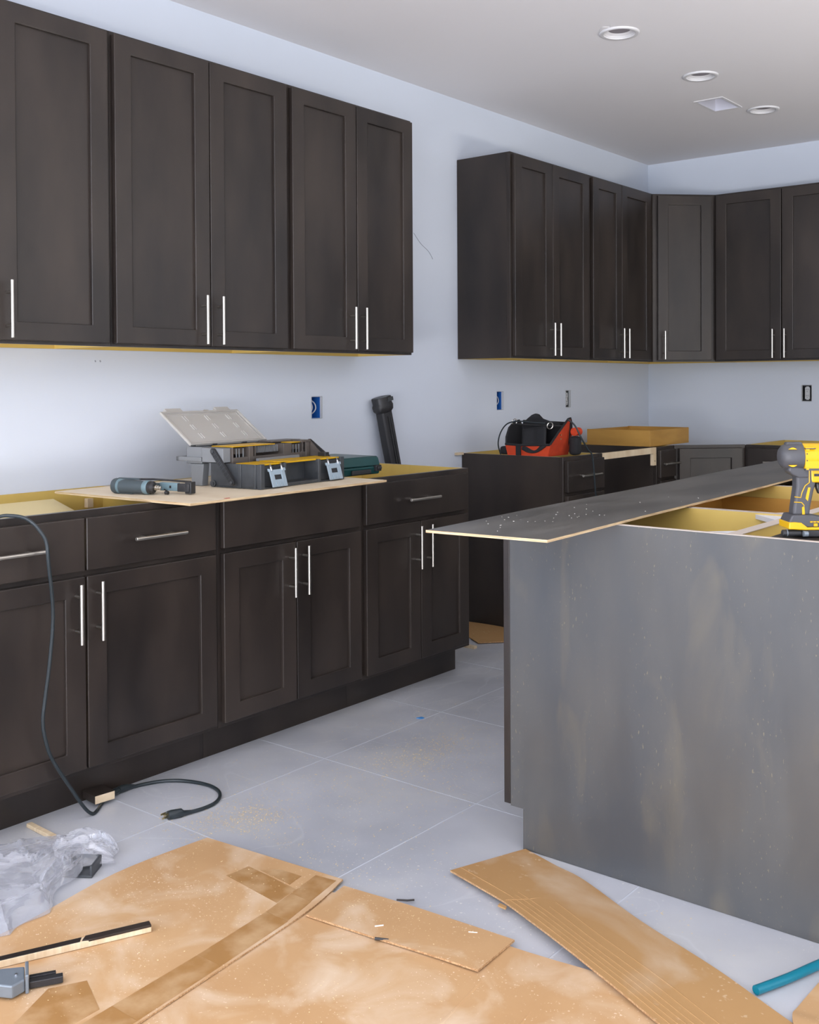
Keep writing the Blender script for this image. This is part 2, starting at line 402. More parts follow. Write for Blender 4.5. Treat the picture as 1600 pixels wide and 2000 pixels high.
def wall_cabinet(name, label, loc, rz, w, doors, group=None, dep=.309, z0=1.365, z1=2.394):
    t = thing(name, label, 'cabinet', (loc[0], loc[1], z0), rz, group)
    carcass(t, w, dep, 0, z1-z0, 0, top=True, bottom_up=.022)
    for x0, x1, hx in doors: door(t, x0, x1, .0095, z1-z0-.011, -dep-.0205, hx, .1015)
    return t
def base_cabinet(name, label, loc, rz, w, doors=(), drawers=(), group=None, dep=.589, z1=.876, mid=.695, braces=False):
    t = thing(name, label, 'cabinet', (loc[0], loc[1], 0), rz, group)
    carcass(t, w, dep, 0, z1, toe=.114, mid=mid, bottom_up=.0)
    for x0, x1, hx in doors: door(t, x0, x1, .131, .687, -dep-.0205, hx, .586)
    for x0, x1, za, zb, hx in drawers: slab(t, x0, x1, za, zb, -dep-.0205, hx)
    if braces:
        for sx, sy in ((0,0),(1,0),(0,1),(1,1)):
            X = .017 if sx == 0 else w-.017; Y = -.0125 if sy == 0 else -dep+.001
            dx = .10 if sx == 0 else -.10; dy = -.10 if sy == 0 else .10
            MB().prism([(X, Y), (X+dx, Y), (X, Y+dy)], z1-.016, z1-.004).build('corner_brace', 'white', t)
    return t
R90 = PI/2
# --- wall cabinets on the left wall (local x runs away from the camera, front faces the room)
def up(name, label, y0, y1, doors, group=None):
    return wall_cabinet(name, label, (0, y0), R90, y1-y0, [(a-y0, b-y0, h-y0) for a, b, h in doors], group)
up('wall_cabinet', 'tall dark brown wall cabinet cut off by the left edge, nearest the camera', 1.300, 2.0985, [(1.322, 1.684, 1.645), (1.689, 2.081, 1.718)])
up('wall_cabinet', 'tall dark brown two-door wall cabinet, middle one above the open tool box', 2.0985, 2.9035, [(2.107, 2.5045, 2.465), (2.5085, 2.888, 2.538)])
up('wall_cabinet', 'tall dark brown two-door wall cabinet at the free right end of the near run', 2.9035, 3.668, [(2.918, 3.2855, 3.245), (3.2905, 3.656, 3.312)])
up('wall_cabinet', 'dark two-door wall cabinet above the red tool bag, its plain side exposed', 4.455, 5.2475, [(4.472, 4.828, 4.800), (4.832, 5.215, 4.858)])
up('wall_cabinet', 'dark glossy two-door wall cabinet between red tool bag side and the corner cabinet', 5.2475, 6.028, [(5.262, 5.596, 5.566), (5.600, 5.975, 5.629)])
# --- diagonal corner wall cabinet
t = thing('corner_wall_cabinet', 'dark diagonal single-door wall cabinet in the room corner', 'cabinet', (0, 6.64, 1.365))
P5 = [(.003, -.003), (.003, -.6105), (.33, -.6105), (.611, -.3295), (.611, -.003)]
z1 = 1.029
def wallseg(a, b, z0, z1_, th, name, mats, parent):
    a = Vector((*a, 0)); b = Vector((*b, 0)); d = (b-a).normalized(); n = Vector((-d.y, d.x, 0))
    f = lambda v: a + d*v.x + n*v.y + Vector((0,0,v.z))
    return MB().box(0, (b-a).length, 0, th, z0, z1_, sides={'y+': 1}, xf=f).build(name, mats, parent)
wallseg((.33, -.6105), (.003, -.6105), 0, z1, -.015, 'side_panel', ['wood', 'maple'], t)
wallseg((.611, -.003), (.611, -.3295), 0, z1, -.015, 'side_panel', ['wood', 'maple'], t)
MB().prism([(.02,-.02),(.02,-.595),(.32,-.595),(.595,-.32),(.595,-.02)], .022, .036).build('bottom_panel', 'maple', t)
MB().prism(P5, z1-.002, z1+.0).build('top_panel', 'wood', t)
MB().box(.003, .018, -.594, -.018, 0, z1-.003).build('back_panel', 'maple', t)
MB().box(.003, .594, -.018, -.003, 0, z1-.003).build('back_panel', 'maple', t)
g = bpy.data.objects.new('face_frame', None)
ca, sa = math.cos(PI/4), math.sin(PI/4); fo = Vector((.33, -.6105, 0)); fd = Vector((ca, sa, 0)); fn = Vector((sa, -ca, 0))
def diag(v, fo=fo): return fo + fd*v.x - fn*v.y + Vector((0,0,v.z))    # local y- is outwards
LW = .281*math.sqrt(2)
def bxf(b, x0, x1, y0, y1, za, zb): b.box(x0, x1, y0, y1, za, zb, xf=diag)
b = MB(); bxf(b, .0, .038, 0, .018, 0, z1-.003); bxf(b, LW-.038, LW, 0, .018, 0, z1-.003); bxf(b, .038, LW-.038, 0, .018, 0, .04); bxf(b, .038, LW-.038, 0, .018, z1-.045, z1-.003)
b.build('face_frame', 'wood', t, bevel=.0008)
def diag_door(t, x0, x1, z0, zz, fo, handle, hz, L=.172, y=-.0006):
    xf = lambda v: diag(v, fo); b = MB()
    frame(b, x0, x1, z0, zz, y-.02, y, xf)
    d = b.build('door', 'wood', t, bevel=.0026, seg=3)
    MB().box(x0+STILE-.004, x1-STILE+.004, y-.010, y-.004, z0+RAIL-.004, zz-RAIL+.004, xf=xf).build('door_panel', 'wood', d)
    b = MB(); b.tube([xf(Vector((handle, y-.051, hz-L/2))), xf(Vector((handle, y-.051, hz+L/2)))], .0058, 12)
    for s in (-1, 1): b.tube([xf(Vector((handle, y-.02, hz+s*L*.29))), xf(Vector((handle, y-.051, hz+s*L*.29)))], .0045, 8)
    b.build('handle', 'nickel', d, smooth=True)
diag_door(t, .028, LW-.03, .0095, z1-.011, fo, .062, .1015)
# --- wall cabinet on the back wall
wall_cabinet('wall_cabinet', 'dark two-door wall cabinet on the far back wall, beside the corner cabinet', (.6125, 6.64), 0, .84, [(.012, .4135, .372), (.4185, .826, .442)])

# the back run goes on to the right of the frame; it is what the glossy doors mirror
for k, lb in enumerate(('dark wall cabinet on the far back wall, just right of the frame', 'dark wall cabinet on the far back wall, third from the corner', 'dark wall cabinet at the right end of the back wall run')):
    wall_cabinet('wall_cabinet', lb, (1.4535+.84*k, 6.64), 0, .838, [(.012, .4135, .372), (.4185, .826, .442)])
# --- base cabinets, near run
def low(name, label, y0, y1, doors, drawers, group=None):
    return base_cabinet(name, label, (0, y0), R90, y1-y0, [(a-y0, b-y0, (h-y0) if h else None) for a, b, h in doors], [(a-y0, b-y0, za, zb, (h-y0) if h else None) for a, b, za, zb, h in drawers], group)
ca_ = low('base_cabinet', 'open-topped dark base cabinet at far left, black cord hanging over its front', 1.300, 2.2985, [(1.322, 1.790, 1.757), (1.7965, 2.281, 1.828)], [(1.322, 1.790, .703, .856, 1.552), (1.7965, 2.281, .703, .856, 2.041)])
low('base_cabinet', 'dark base cabinet with blank false drawer front, directly below the open tool box', 2.2985, 3.004, [(2.313, 2.6435, 2.611), (2.648, 2.987, 2.677)], [(2.313, 2.987, .703, .858, None)])
low('base_cabinet', 'open-topped dark base cabinet at right end of the near run, green case on its corner', 3.004, 3.703, [(3.018, 3.3465, 3.317), (3.351, 3.676, 3.387)], [(3.018, 3.676, .703, .858, 3.345)])
# loose pale shelf leaning inside the first cabinet
sh = MB(); sh.prism([(.055, .852), (.53, .735), (.53, .723), (.055, .840)], 1.70, 2.055, axis='y')
o = sh.build('loose_shelf', 'shelf'); 
tag(o, 'pale loose shelf board tilted inside the open cabinet at far left', 'shelf')
# nailer and block inside it
b = MB(); b.box(.014, .034, 2.205, 2.228, .806, .838); o = b.build('wood_block', 'raw'); tag(o, 'small pale wood block fixed inside the open far-left cabinet', 'wood block'); o.parent = None

# --- base cabinets beyond the gap
low('base_cabinet', 'dark narrow drawer base cabinet carrying the red tool bag, wide side exposed', 4.487, 4.880, [], [(4.503, 4.866, .703, .858, 4.69), (4.503, 4.866, .42, .687, 4.69), (4.503, 4.866, .131, .404, 4.69)])
low('base_cabinet', 'very narrow dark drawer cabinet right of the dishwasher gap, under the wooden drawer box', 5.502, 5.728, [], [(5.516, 5.714, .703, .858, 5.612), (5.516, 5.714, .42, .687, 5.612), (5.516, 5.714, .131, .404, 5.612)])
b = MB(); b.box(.592, .609, 4.8815, 5.5005, .842, .8755); b.box(.590, .609, 5.464, 5.5005, .775, .8415)
tag(b.build('spacer_board', 'raw', bevel=.001), 'raw pale wood strip bridging the gap in the far dark cabinets', 'board')
MB().tube([(.61, 5.483, .80), (.606, 5.483, .80)], .0035, 8).build('screw', 'black', bpy.data.objects['spacer_board'])
# corner base, diagonal front
t = thing('corner_base_cabinet', 'dark diagonal corner base cabinet behind the wooden drawer box', 'cabinet', (0, 6.64, 0))
wallseg((.60, -.9105), (.003, -.9105), .0, .872, -.015, 'side_panel', ['wood', 'maple'], t)
wallseg((.911, -.003), (.911, -.60), .0, .872, -.015, 'side_panel', ['wood', 'maple'], t)
fo2 = Vector((.61, -.9105, 0)); LW2 = .3005*math.sqrt(2)
b = MB()
for q in ((0, .038, .114, .876), (LW2-.038, LW2, .114, .876), (.038, LW2-.038, .84, .876), (.038, LW2-.038, .114, .148)):
    b.box(q[0], q[1], 0, .018, q[2], q[3], xf=lambda v: diag(v, fo2))
b.build('face_frame', 'wood', t, bevel=.0008)
diag_door(t, .024, LW2-.024, .131, .858, fo2, LW2-.056, .60)
MB().box(.02, LW2-.02, .075, .09, 0, .113, xf=lambda v: diag(v, fo2)).build('toe_kick', 'wood', t)
MB().prism([(.02,-.02),(.02,-.89),(.60,-.89),(.89,-.60),(.89,-.02)], .12, .134).build('bottom_panel', 'maple', t)
# back wall base
base_cabinet('base_cabinet', 'open-topped dark base cabinet along the far back wall, yellow inside', (.914, 6.64), 0, .84, [(.014, .418, .38), (.423, .826, .46)], [(.014, .418, .703, .858, .216), (.423, .826, .703, .858, .62)])
for k, lb in enumerate(('dark base cabinet on the far back wall, just right of the frame', 'dark base cabinet on the far back wall, third from the corner', 'dark base cabinet at the right end of the back wall run')):
    base_cabinet('base_cabinet', lb, (1.755+.84*k, 6.64), 0, .838, [(.014, .418, .38), (.423, .826, .46)], [(.014, .418, .703, .858, .216), (.423, .826, .703, .858, .62)])
# ledger strip along the wall behind the tool bag
tag(MB().box(.0015, .016, 4.425, 4.4855, .868, .881).build('ledger_strip', 'raw'), 'thin pale wood strip on the wall left of the red tool bag', 'board')

# ------------------------------------------------------------------ island
IZ = .884
def isl(label, y0, y1, doors, drawers):   # fronts face the left wall
    w = y1-y0
    f = lambda y: y1-y
    return base_cabinet('base_cabinet', label, (2.309, y1), -R90, w, [(f(b_), f(a), f(h) if h else None) for a, b_, h in doors], [(f(b_), f(a), za, zb, f(h) if h else None) for a, b_, za, zb, h in drawers], z1=.882, dep=.585, mid=.790, braces=True)
isl('island base cabinet nearest the camera, yellow open top beside the cordless drill', 2.3875, 2.846, [(2.405, 2.83, 2.80)], [(2.405, 2.83, .812, .864, 2.62)])
isl('island base cabinet second from the camera, amber drawer box inside its open top', 2.848, 3.62, [(2.865, 3.23, 3.20), (3.236, 3.60, 3.27)], [(2.865, 3.60, .703, .864, 3.23)])
isl('island base cabinet at the far end, mostly under the grey plywood sheet', 3.622, 4.60, [(3.64, 4.105, 4.07), (4.112, 4.58, 4.15)], [(3.64, 4.58, .703, .864, 4.1)])
# row facing right
def isr(label, y0, y1, doors):
    return base_cabinet('base_cabinet', label, (2.3115, y0), R90, y1-y0, [(a-y0, b_-y0, h-y0) for a, b_, h in doors], [(doors[0][0]-y0, doors[-1][1]-y0, .703, .864, (y1-y0)/2)], z1=.882, dep=.585)
isr('island base cabinet beneath the cordless drill, just behind the grey end panel', 2.3875, 3.15, [(2.405, 2.766, 2.73), (2.772, 3.135, 2.81)])
isr('island base cabinet behind the cordless drill at the right edge', 3.152, 3.90, [(3.17, 3.52, 3.49), (3.527, 3.885, 3.56)])
isr('far right island base cabinet hidden behind the cordless drill', 3.902, 4.60, [(3.92, 4.25, 4.21), (4.257, 4.585, 4.29)])
# amber drawer box in second island cabinet
b = MB(); b.box(1.78, 2.27, 2.868, 2.880, .735, .842); b.box(1.78, 2.27, 3.575, 3.587, .735, .842); b.box(1.78, 1.792, 2.88, 3.575, .735, .842); b.box(2.258, 2.27, 2.88, 3.575, .735, .842); b.box(1.792, 2.258, 2.88, 3.575, .745, .752)
tag(b.build('drawer_box', 'orange'), 'amber wooden drawer box sunk inside the second island cabinet', 'drawer')
tag(MB().box(2.296, 2.328, 2.39, 4.58, .8823, .8838).build('filler_strip', 'rawdark'), 'pale narrow strip along the divider between the two island cabinet rows', 'strip')
# end panel with toe notch
t = thing('end_panel', 'large grey-brown stained end panel of the island, facing the camera', 'panel', (0, 2.37, 0))
MB().prism([(1.7045, .108), (1.7435, .108), (1.7435, .0005), (2.915, .0005), (2.915, IZ), (1.7045, IZ)], 0, .0165, axis='y').build('panel', 'endwood', t, bevel=.0006)
MB().box(1.7045, 2.915, .0008, .0157, IZ+.0001, IZ+.0014).build('raw_top_edge', 'rawdark', t)
MB().box(1.684, 1.7035, 0.0, .0165, .112, IZ).build('edge_strip', 'wood', t, bevel=.0012)
tag(MB().box(2.40, 2.60, 2.3885, 2.53, .8825, IZ+.0012).build('support_board', 'wood'), 'small dark board under the cordless drill', 'board')
# plywood sheet on the island
def warp(v): return .0035*math.sin(v*2.2)
ply = MB()
A, B_, D_, E_ = Vector((1.733, 1.972)), Vector((2.047, 2.004)), Vector((1.590, 4.78)), Vector((1.915, 4.80))
nn = 24; rows = []
for k in range(nn+1):
    tt = k/nn; l = A.lerp(D_, tt); r = B_.lerp(E_, tt)
    z0 = IZ+.0018+.0015*math.sin(tt*7)**2
    rows.append([ply.bm.verts.new((p.x, p.y, z)) for z in (z0, z0+.0062) for p in (l, r)])
for a, b in zip(rows, rows[1:]):
    ply.face([a[2], a[3], b[3], b[2]], 0); ply.face([a[0], b[0], b[1], a[1]], 1)
    ply.face([a[0], a[2], b[2], b[0]], 1); ply.face([a[1], b[1], b[3], a[3]], 1)
ply.face([rows[0][i] for i in (0,1,3,2)], 1); ply.face([rows[-1][i] for i in (0,2,3,1)], 1)
po = ply.build('plywood_sheet', ['plytop', 'plyedge'])
tag(po, 'long dark grey plywood sheet lying on the island and overhanging its near end', 'plywood')
sp = MB()
for k in range(44):
    x = random.gauss(1.83, .07); y = random.gauss(2.35, .17)
    if k > 30: x, y = random.uniform(1.75, 2.0), random.uniform(2.1, 3.2)
    if not (1.745 < x < 2.0 and 2.03 < y < 3.6): continue
    s = random.uniform(.0008, .0021); a = random.uniform(0, PI); zz = IZ+.0102
    sp.prism([(x+s*math.cos(a+q), y+s*.7*math.sin(a+q)) for q in (0, 1.6, 3.1, 4.6)], zz, zz+.0008)
so = sp.build('plaster_specks', 'chipw'); tag(so, 'white specks of dust on the grey plywood sheet', 'dust', kind='stuff')

# ------------------------------------------------------------------ tan board on the near run
b = MB(); Z0 = .8768
b.prism([(.118, 2.020), (.780, 2.052), (.752, 2.991), (.090, 2.985)], Z0, Z0+.0075)
b.bm.normal_update(); bmesh.ops.recalc_face_normals(b.bm, faces=b.bm.faces)
for f in b.bm.faces:
    if abs(f.normal.z) < .5: f.material_index = 1
tag(b.build('plywood_board', ['tanply', 'plyedge']), 'tan plywood board lying across the near base cabinets under the tools', 'plywood')
ZT = Z0+.0078
o = MB().prism([(.753, 2.205), (.765, 2.204), (.764, 2.222), (.755, 2.226)], ZT, ZT+.0005).build('paint_mark', 'redfab', bpy.data.objects['plywood_board'])

# ------------------------------------------------------------------ tool box
T = thing('tool_box', 'open grey cantilever tool box with yellow tray lids and two silver latches', 'tool box', (.651, 2.4575, ZT+.0006), math.radians(96.23))
# local: x along the length, y back towards the wall, z up
b = MB(); t_ = .004
L_, D_2, H = .462, .226, .083
b.box(0, L_, 0, D_2, 0, .005)
b.box(0, t_, 0, D_2, .005, H); b.box(L_-t_, L_, 0, D_2, .005, H); b.box(t_, L_-t_, D_2-t_, D_2, .005, H)
b.box(t_, .122, .012, .042, .005, H-.006); b.box(.322, L_-t_, .012, .042, .005, H-.006)
b.box(.122, .322, .062, .067, .005, H-.004); b.box(.122, .322, 0, .062, .005, .012)
b.box(.118, .130, -.004, .062, .003, H); b.box(.312, .324, -.004, .062, .003, H)
b.box(-.004, .016, -.004, .012, 0, H+.001); b.box(L_-.016, L_+.004, -.004, .012, 0, H+.001)
b.box(-.003, 0, .085, .10, 0, H); b.box(-.003, 0, .02, .03, 0, H)
b.build('body', 'grey', T, bevel=.0015)
b = MB(); b.box(.010, .116, .006, .12, H-.004, H+.001); b.box(.132, .310, .006, .12, H-.003, H+.002); b.box(.326, L_-.010, .006, .12, H-.004, H+.001)
b.box(.10, .15, .0, .05, H+.002, H+.005)
b.build('tray_lid', 'yellow', T, bevel=.0012)
MB().box(.13, .36, .122, .134, H, H+.010).build('lid_edge', 'midgrey', T, bevel=.001)
for x0 in (.032, .352):
    lt = MB(); xf = lambda v, x0=x0: Vector((x0+v.x-(v.z-.066)*.16, -.010+(v.z-.066)*.16+v.y, v.z))
    lt.box(.0, .020, 0, .005, .005, .064, xf=xf); lt.box(.058, .078, 0, .005, .005, .064, xf=xf)
    lt.box(.020, .058, 0, .005, .046, .064, xf=xf); lt.box(.020, .058, 0, .005, .005, .030, xf=xf)
    lt.box(-.004, .014, -.002, .006, .058, .068, xf=xf); lt.box(.064, .082, -.002, .006, .058, .068, xf=xf)
    for k in range(3): lt.box(.018+k*.018, .022+k*.018, -.003, 0, .008, .022, xf=xf)
    q = lt.build('latch', 'latch', T, bevel=.0012)
    w_ = MB()
    for sx_ in (.010, .066): w_.tube([(x0+sx_, -.012, .062), (x0+sx_-.003, -.010, .074), (x0+sx_+.004, -.001, .081)], .003, 8)
    w_.build('latch_wire', 'steel', q)
    MB().box(.014, .064, .006, .008, .028, .048, xf=xf).build('latch_slot', 'black', q)
b = MB(); y0, y1, za, zb = .150, .252, .078, .136
b.box(.028, .455, y0, y1, za, za+.004); b.box(.028, .455, y1-.003, y1, za, zb)
b.box(.450, .455, y0, y1, za, zb); b.box(.028, .032, y0, y1, za, zb)
b.box(.032, .450, y0, y0+.003, za, za+.022)
b.box(.032, .450, y0+.02, y0+.023, zb-.026, zb-.004)
for x in (.11, .145, .30, .345, .415): b.box(x, x+.004, y0, y1, za, zb)
b.box(.300, .345, y0-.003, y0+.004, za, zb); b.box(.11, .132, y0-.003, y0+.004, za, zb); b.box(.43, .455, y0-.002, y0+.004, za, zb)
b.build('upper_tray', 'browngrey', T, bevel=.001)
b = MB()
for k in range(16): b.box(.154+k*.0088, .157+k*.0088, y0+.016, y0+.021, zb-.027, zb-.003)
for x in (.05, .064, .085, .36, .378, .395): b.box(x, x+.002, y0+.002, y0+.006, za+.02, zb-.006)
b.build('tray_rib', 'midgrey', T)['kind'] = 'stuff'
b = MB(); b.box(.032, .255, y0, .252, zb, zb+.003); b.box(.345, .400, y0, .20, zb, zb+.003); b.build('tray_lid', 'yellow', T, bevel=.001)
b = MB(); b.box(.29, .458, y0+.045, y1+.01, zb+.003, zb+.009); b.box(.40, .458, y0-.005, y0+.06, zb, zb+.008); b.build('tray_cover', 'browngrey', T, bevel=.001)
b = MB(); b.box(-.005, .395, .262, .336, .078, .081); b.box(-.005, 0, .262, .336, .078, .136); b.box(.390, .395, .262, .336, .078, .136)
b.box(-.005, .395, .333, .336, .078, .136); b.box(0, .39, .262, .265, .078, .136)
for x in (.09, .17, .25, .33): b.box(x, x+.002, .265, .333, .082, .13)
b.build('organizer_bin', 'midgrey', T, bevel=.001)
b = MB(); b.box(-.012, 0.026, .158, .256, .085, .134); b.build('side_bin', 'midgrey', T, bevel=.002)
for x in (0.0, .36): MB().prism([(.268, .0), (.316, .0), (.324, .0775), (.260, .0775)], x, x+.03, axis='x').build('leg', 'midgrey', T, bevel=.002)
b = MB(); b.box(-.012, -.001, .26, .380, .086, .101); b.box(-.012, .41, .366, .380, .086, .101); b.box(.396, .41, .26, .366, .086, .101)
b.build('carry_handle', 'midgrey', T, bevel=.002)
ang = math.atan2(.113, .150)
lf = lambda v: Vector((v.x, .320 + v.y*math.cos(ang) - v.z*math.sin(ang), .137 + v.y*math.sin(ang) + v.z*math.cos(ang)))
b = MB(); LH, LX = .188, .400
b.box(0, LX, 0, LH, 0, .0025, xf=lf)
for q in ((-.004, .004, 0, LH), (LX-.004, LX+.004, 0, LH), (0, LX, LH-.006, LH), (0, LX, 0, .006)): b.box(q[0], q[1], q[2], q[3], .0, .009, xf=lf)
for q in ((.012, .016, .012, LH-.012), (LX-.016, LX-.012, .012, LH-.012), (.012, LX-.012, LH-.016, LH-.012), (.012, LX-.012, .012, .016)): b.box(q[0], q[1], q[2], q[3], .002, .005, xf=lf)
b.box(.03, .11, LH, LH+.018, -.004, .008, xf=lf); b.box(.29, .365, LH, LH+.020, -.004, .008, xf=lf); b.box(.225, .25, LH, LH+.008, -.003, .006, xf=lf)
ld = b.build('clear_lid', 'lid', T, bevel=.001)
b = MB()
for i in range(3):
    for j in range(3):
        for k in range(2):
            x = .085+i*.115+k*.012; y = .035+j*.050
            b.box(x, x+.003, y, y+.028, .0028, .0052, xf=lf)
b.build('lid_rib', 'lidrib', ld)['kind'] = 'stuff'
b = MB()
for x in (.01, .12, .28, .39): b.tube([(x-.012, .322, .139), (x+.012, .322, .139)], .005, 10)
b.build('hinge', 'grey', T, smooth=True)
def arm(x, p0, p1, w=.011, name='arm', out=-1):
    a = Vector((x, *p0)); c = Vector((x, *p1)); d = (c-a).normalized(); n = Vector((0, -d.z, d.y)); b = MB(); m = 16; poly = []
    for k in range(m//2+1): th = PI*k/(m//2); poly.append(c + d*math.sin(th)*w + n*math.cos(th)*w)
    for k in range(m//2+1): th = PI*k/(m//2); poly.append(a - d*math.sin(th)*w - n*math.cos(th)*w)
    A_ = [b.bm.verts.new(p+Vector((-.004,0,0))) for p in poly]; B2 = [b.bm.verts.new(p+Vector((.003,0,0))) for p in poly]
    b.face(A_); b.face(B2[::-1])
    for i in range(len(poly)): b.face([A_[i], A_[(i+1) % len(poly)], B2[(i+1) % len(poly)], B2[i]])
    o_ = b.build(name, 'black', T); r_ = MB(); off = Vector((.0046*out, 0, 0))
    for q_ in (-.55, 0, .55):
        q0 = a+n*w*q_; q1 = c+n*w*q_; r_.tube([q0+off, q1+off], .0011, 5)
    for k in range(1, 9):
        q = a.lerp(c, k/9); r_.tube([q-n*w*.8+off, q+n*w*.8+off], .0011, 5)
    r_.tube([a+off*1.8, a], .006, 12); r_.tube([c+off*1.6, c], .006, 12)
    r_.build('arm_rib', 'grey', o_)['kind'] = 'stuff'
arm(-.017, (.112, .020), (.198, .124))
arm(.468, (.070, .078), (.158, .138), .008, out=1)
b = MB(); b.prism([(.085, .083), (.165, .083), (.165, .140), (.155, .146)], .458, .462, axis='x'); b.build('side_plate', 'browngrey', T)
b = MB(); b.tube([(-.006, .212, .012), (0, .212, .012)], .012, 16); b.tube([(-.009, .212, .012), (-.005, .212, .012)], .006, 12); b.build('pivot', 'grey', T, smooth=True)
MB().box(.435, .460, .06, .095, H, H+.016).build('end_block', 'black', T, bevel=.002)

# ------------------------------------------------------------------ nailer lying on the tan board
Ng = thing('air_nailer', 'blue-grey air nailer lying on the tan board left of the tool box', 'nail gun', (.347, 2.105, ZT), math.atan2(.037, .141))
r0 = .0245
MB().lathe([(-.012, .017), (-.010, .0235), (-.004, .0255), (.010, .0255)], (0, 0, r0), 'x', 24).build('end_cap', 'slate', Ng, smooth=True)
MB().lathe([(.010, .0245), (.03, .0235), (.05, .0225), (.06, .022)], (0, 0, r0), 'x', 24).build('cylinder', 'bluegrey', Ng, smooth=True)
b = MB(); b.lathe([(.02, .0238), (.035, .0246), (.085, .0225), (.112, .0205)], (0, -.001, r0-.0005), 'x', 24, squash=(1, .97)); b.build('grip', 'slate', Ng, smooth=True)
MB().lathe([(.112, .0215), (.116, .023), (.128, .0225), (.130, .021)], (0, 0, r0-.001), 'x', 24).build('collar', 'bluegrey', Ng, smooth=True)
MB().lathe([(.130, .020), (.134, .0215), (.144, .020), (.150, .014)], (0, 0, r0-.001), 'x', 24).build('handle_cap', 'black', Ng, smooth=True)
MB().lathe([(.150, .008), (.154, .009), (.158, .009), (.159, .006), (.163, .0075), (.166, .0075), (.167, .005), (.173, .0055), (.175, .003)], (0, 0, r0-.001), 'x', 16).build('air_fitting', 'nickel', Ng, smooth=True)
b = MB(); b.box(.0, .085, .004, .014, r0*2-.003, r0*2+.002); b.box(.0, .07, -.012, .004, .001, .004); b.build('housing_rib', 'slate', Ng, bevel=.002)
b = MB(); b.box(.135, .205, .045, .060, .010, .036); b.build('magazine', 'bluegrey', Ng, bevel=.0015)
b = MB(); b.box(.175, .181, .0425, .0455, .019, .027); b.build('magazine_window', 'black', Ng)
b = MB(); b.box(.205, .238, .044, .061, .008, .034); b.box(.238, .262, .040, .066, .003, .041); b.box(.243, .256, .036, .070, .008, .036); b.build('nose', 'black', Ng, bevel=.002)
b = MB(); b.tube([(.075, .02, .047), (.12, .035, .047), (.18, .053, .043), (.25, .058, .040)], .0032, 8); b.build('magazine_rail', 'black', Ng)
b = MB(); b.tube([(.165, .03, .016), (.185, .022, .010), (.192, .012, .008)], .0022, 8); b.lathe([(.184, .006), (.196, .006)], (0, .010, .0075), 'x', 10); b.build('trigger_lever', 'black', Ng)
b = MB(); b.box(.06, .135, .022, .05, .012, .034); b.build('bridge', 'slate', Ng, bevel=.003)

# ------------------------------------------------------------------ green case
G = thing('green_case', 'dark green plastic tool case behind the silver-latched tool box', 'case', (.425, 3.062, ZT), 0)
b = MB(); b.prism([(-.125, .0), (.125, .0), (.130, .032), (-.130, .032)], -.125, .125, axis='y'); b.build('lower_shell', 'green', G, bevel=.006)
b = MB(); b.prism([(-.130, .0335), (.130, .0335), (.120, .066), (.112, .070), (-.112, .070), (-.120, .066)], -.125, .125, axis='y'); b.build('upper_shell', 'green', G, bevel=.006, seg=3)
b = MB(); b.box(.126, .140, .088, .120, .012, .036); b.box(.140, .146, .094, .116, .020, .030); b.build('latch', 'black', G, bevel=.002)
b = MB(); b.box(.131, .139, -.05, .06, .004, .022); b.build('carry_handle', 'black', G, bevel=.003)

# ------------------------------------------------------------------ black tube leaning on the wall
Bt = thing('level_case', 'long black plastic tube leaning upright on the wall past the green case', 'tube', (0,0,0), 0)
p0 = Vector((.115, 4.02, .004)); p1 = Vector((.046, 3.793, 1.165)); dd = (p1-p0).normalized(); sx = Vector((0,1,0)); sx = (sx-dd*sx.dot(dd)).normalized(); sn = dd.cross(sx)
def tb(v): return p0 + sx*v.x + sn*v.y + dd*v.z
Lt = (p1-p0).length
MB().prism([(-.036, -.018), (-.030, -.024), (.030, -.024), (.036, -.018), (.036, .018), (.030, .024), (-.030, .024), (-.036, .018)], 0, Lt-.05, xf=tb).build('tube_body', 'black', Bt, bevel=.002)
b = MB(); b.box(-.006, .002, -.030, .030, .05, Lt-.08, xf=tb); b.box(.010, .016, -.028, .028, .05, Lt-.08, xf=tb); b.build('ridge', 'black', Bt, bevel=.002)
b = MB()
rings = []
for z, rx, ry in ((Lt-.062, .038, .026), (Lt-.050, .050, .034), (Lt-.030, .053, .036), (Lt-.022, .050, .034), (Lt-.018, .048, .033), (Lt+.008, .050, .034), (Lt+.012, .048, .032)):
    rings.append([b.bm.verts.new(tb(Vector((rx*math.copysign(abs(math.cos(2*PI*k/28))**.6, math.cos(2*PI*k/28)), ry*math.copysign(abs(math.sin(2*PI*k/28))**.6, math.sin(2*PI*k/28)), z)))) for k in range(28)])
for A_, B2 in zip(rings, rings[1:]):
    for k in range(28): b.face([A_[k], A_[(k+1) % 28], B2[(k+1) % 28], B2[k]])
b.face(rings[0]); b.face(rings[-1])
b.build('cap', 'black', Bt, smooth=True)
b = MB(); b.box(.006, .042, .0305, .036, Lt-.012, Lt+.006, xf=tb); b.box(.006, .042, -.037, -.031, Lt-.012, Lt+.006, xf=tb); b.tube([tb(Vector((.052, 0, Lt-.05))), tb(Vector((.060, 0, Lt-.035))), tb(Vector((.052, 0, Lt-.02)))], .003, 6); b.build('cap_tab', 'grey', Bt, bevel=.001)

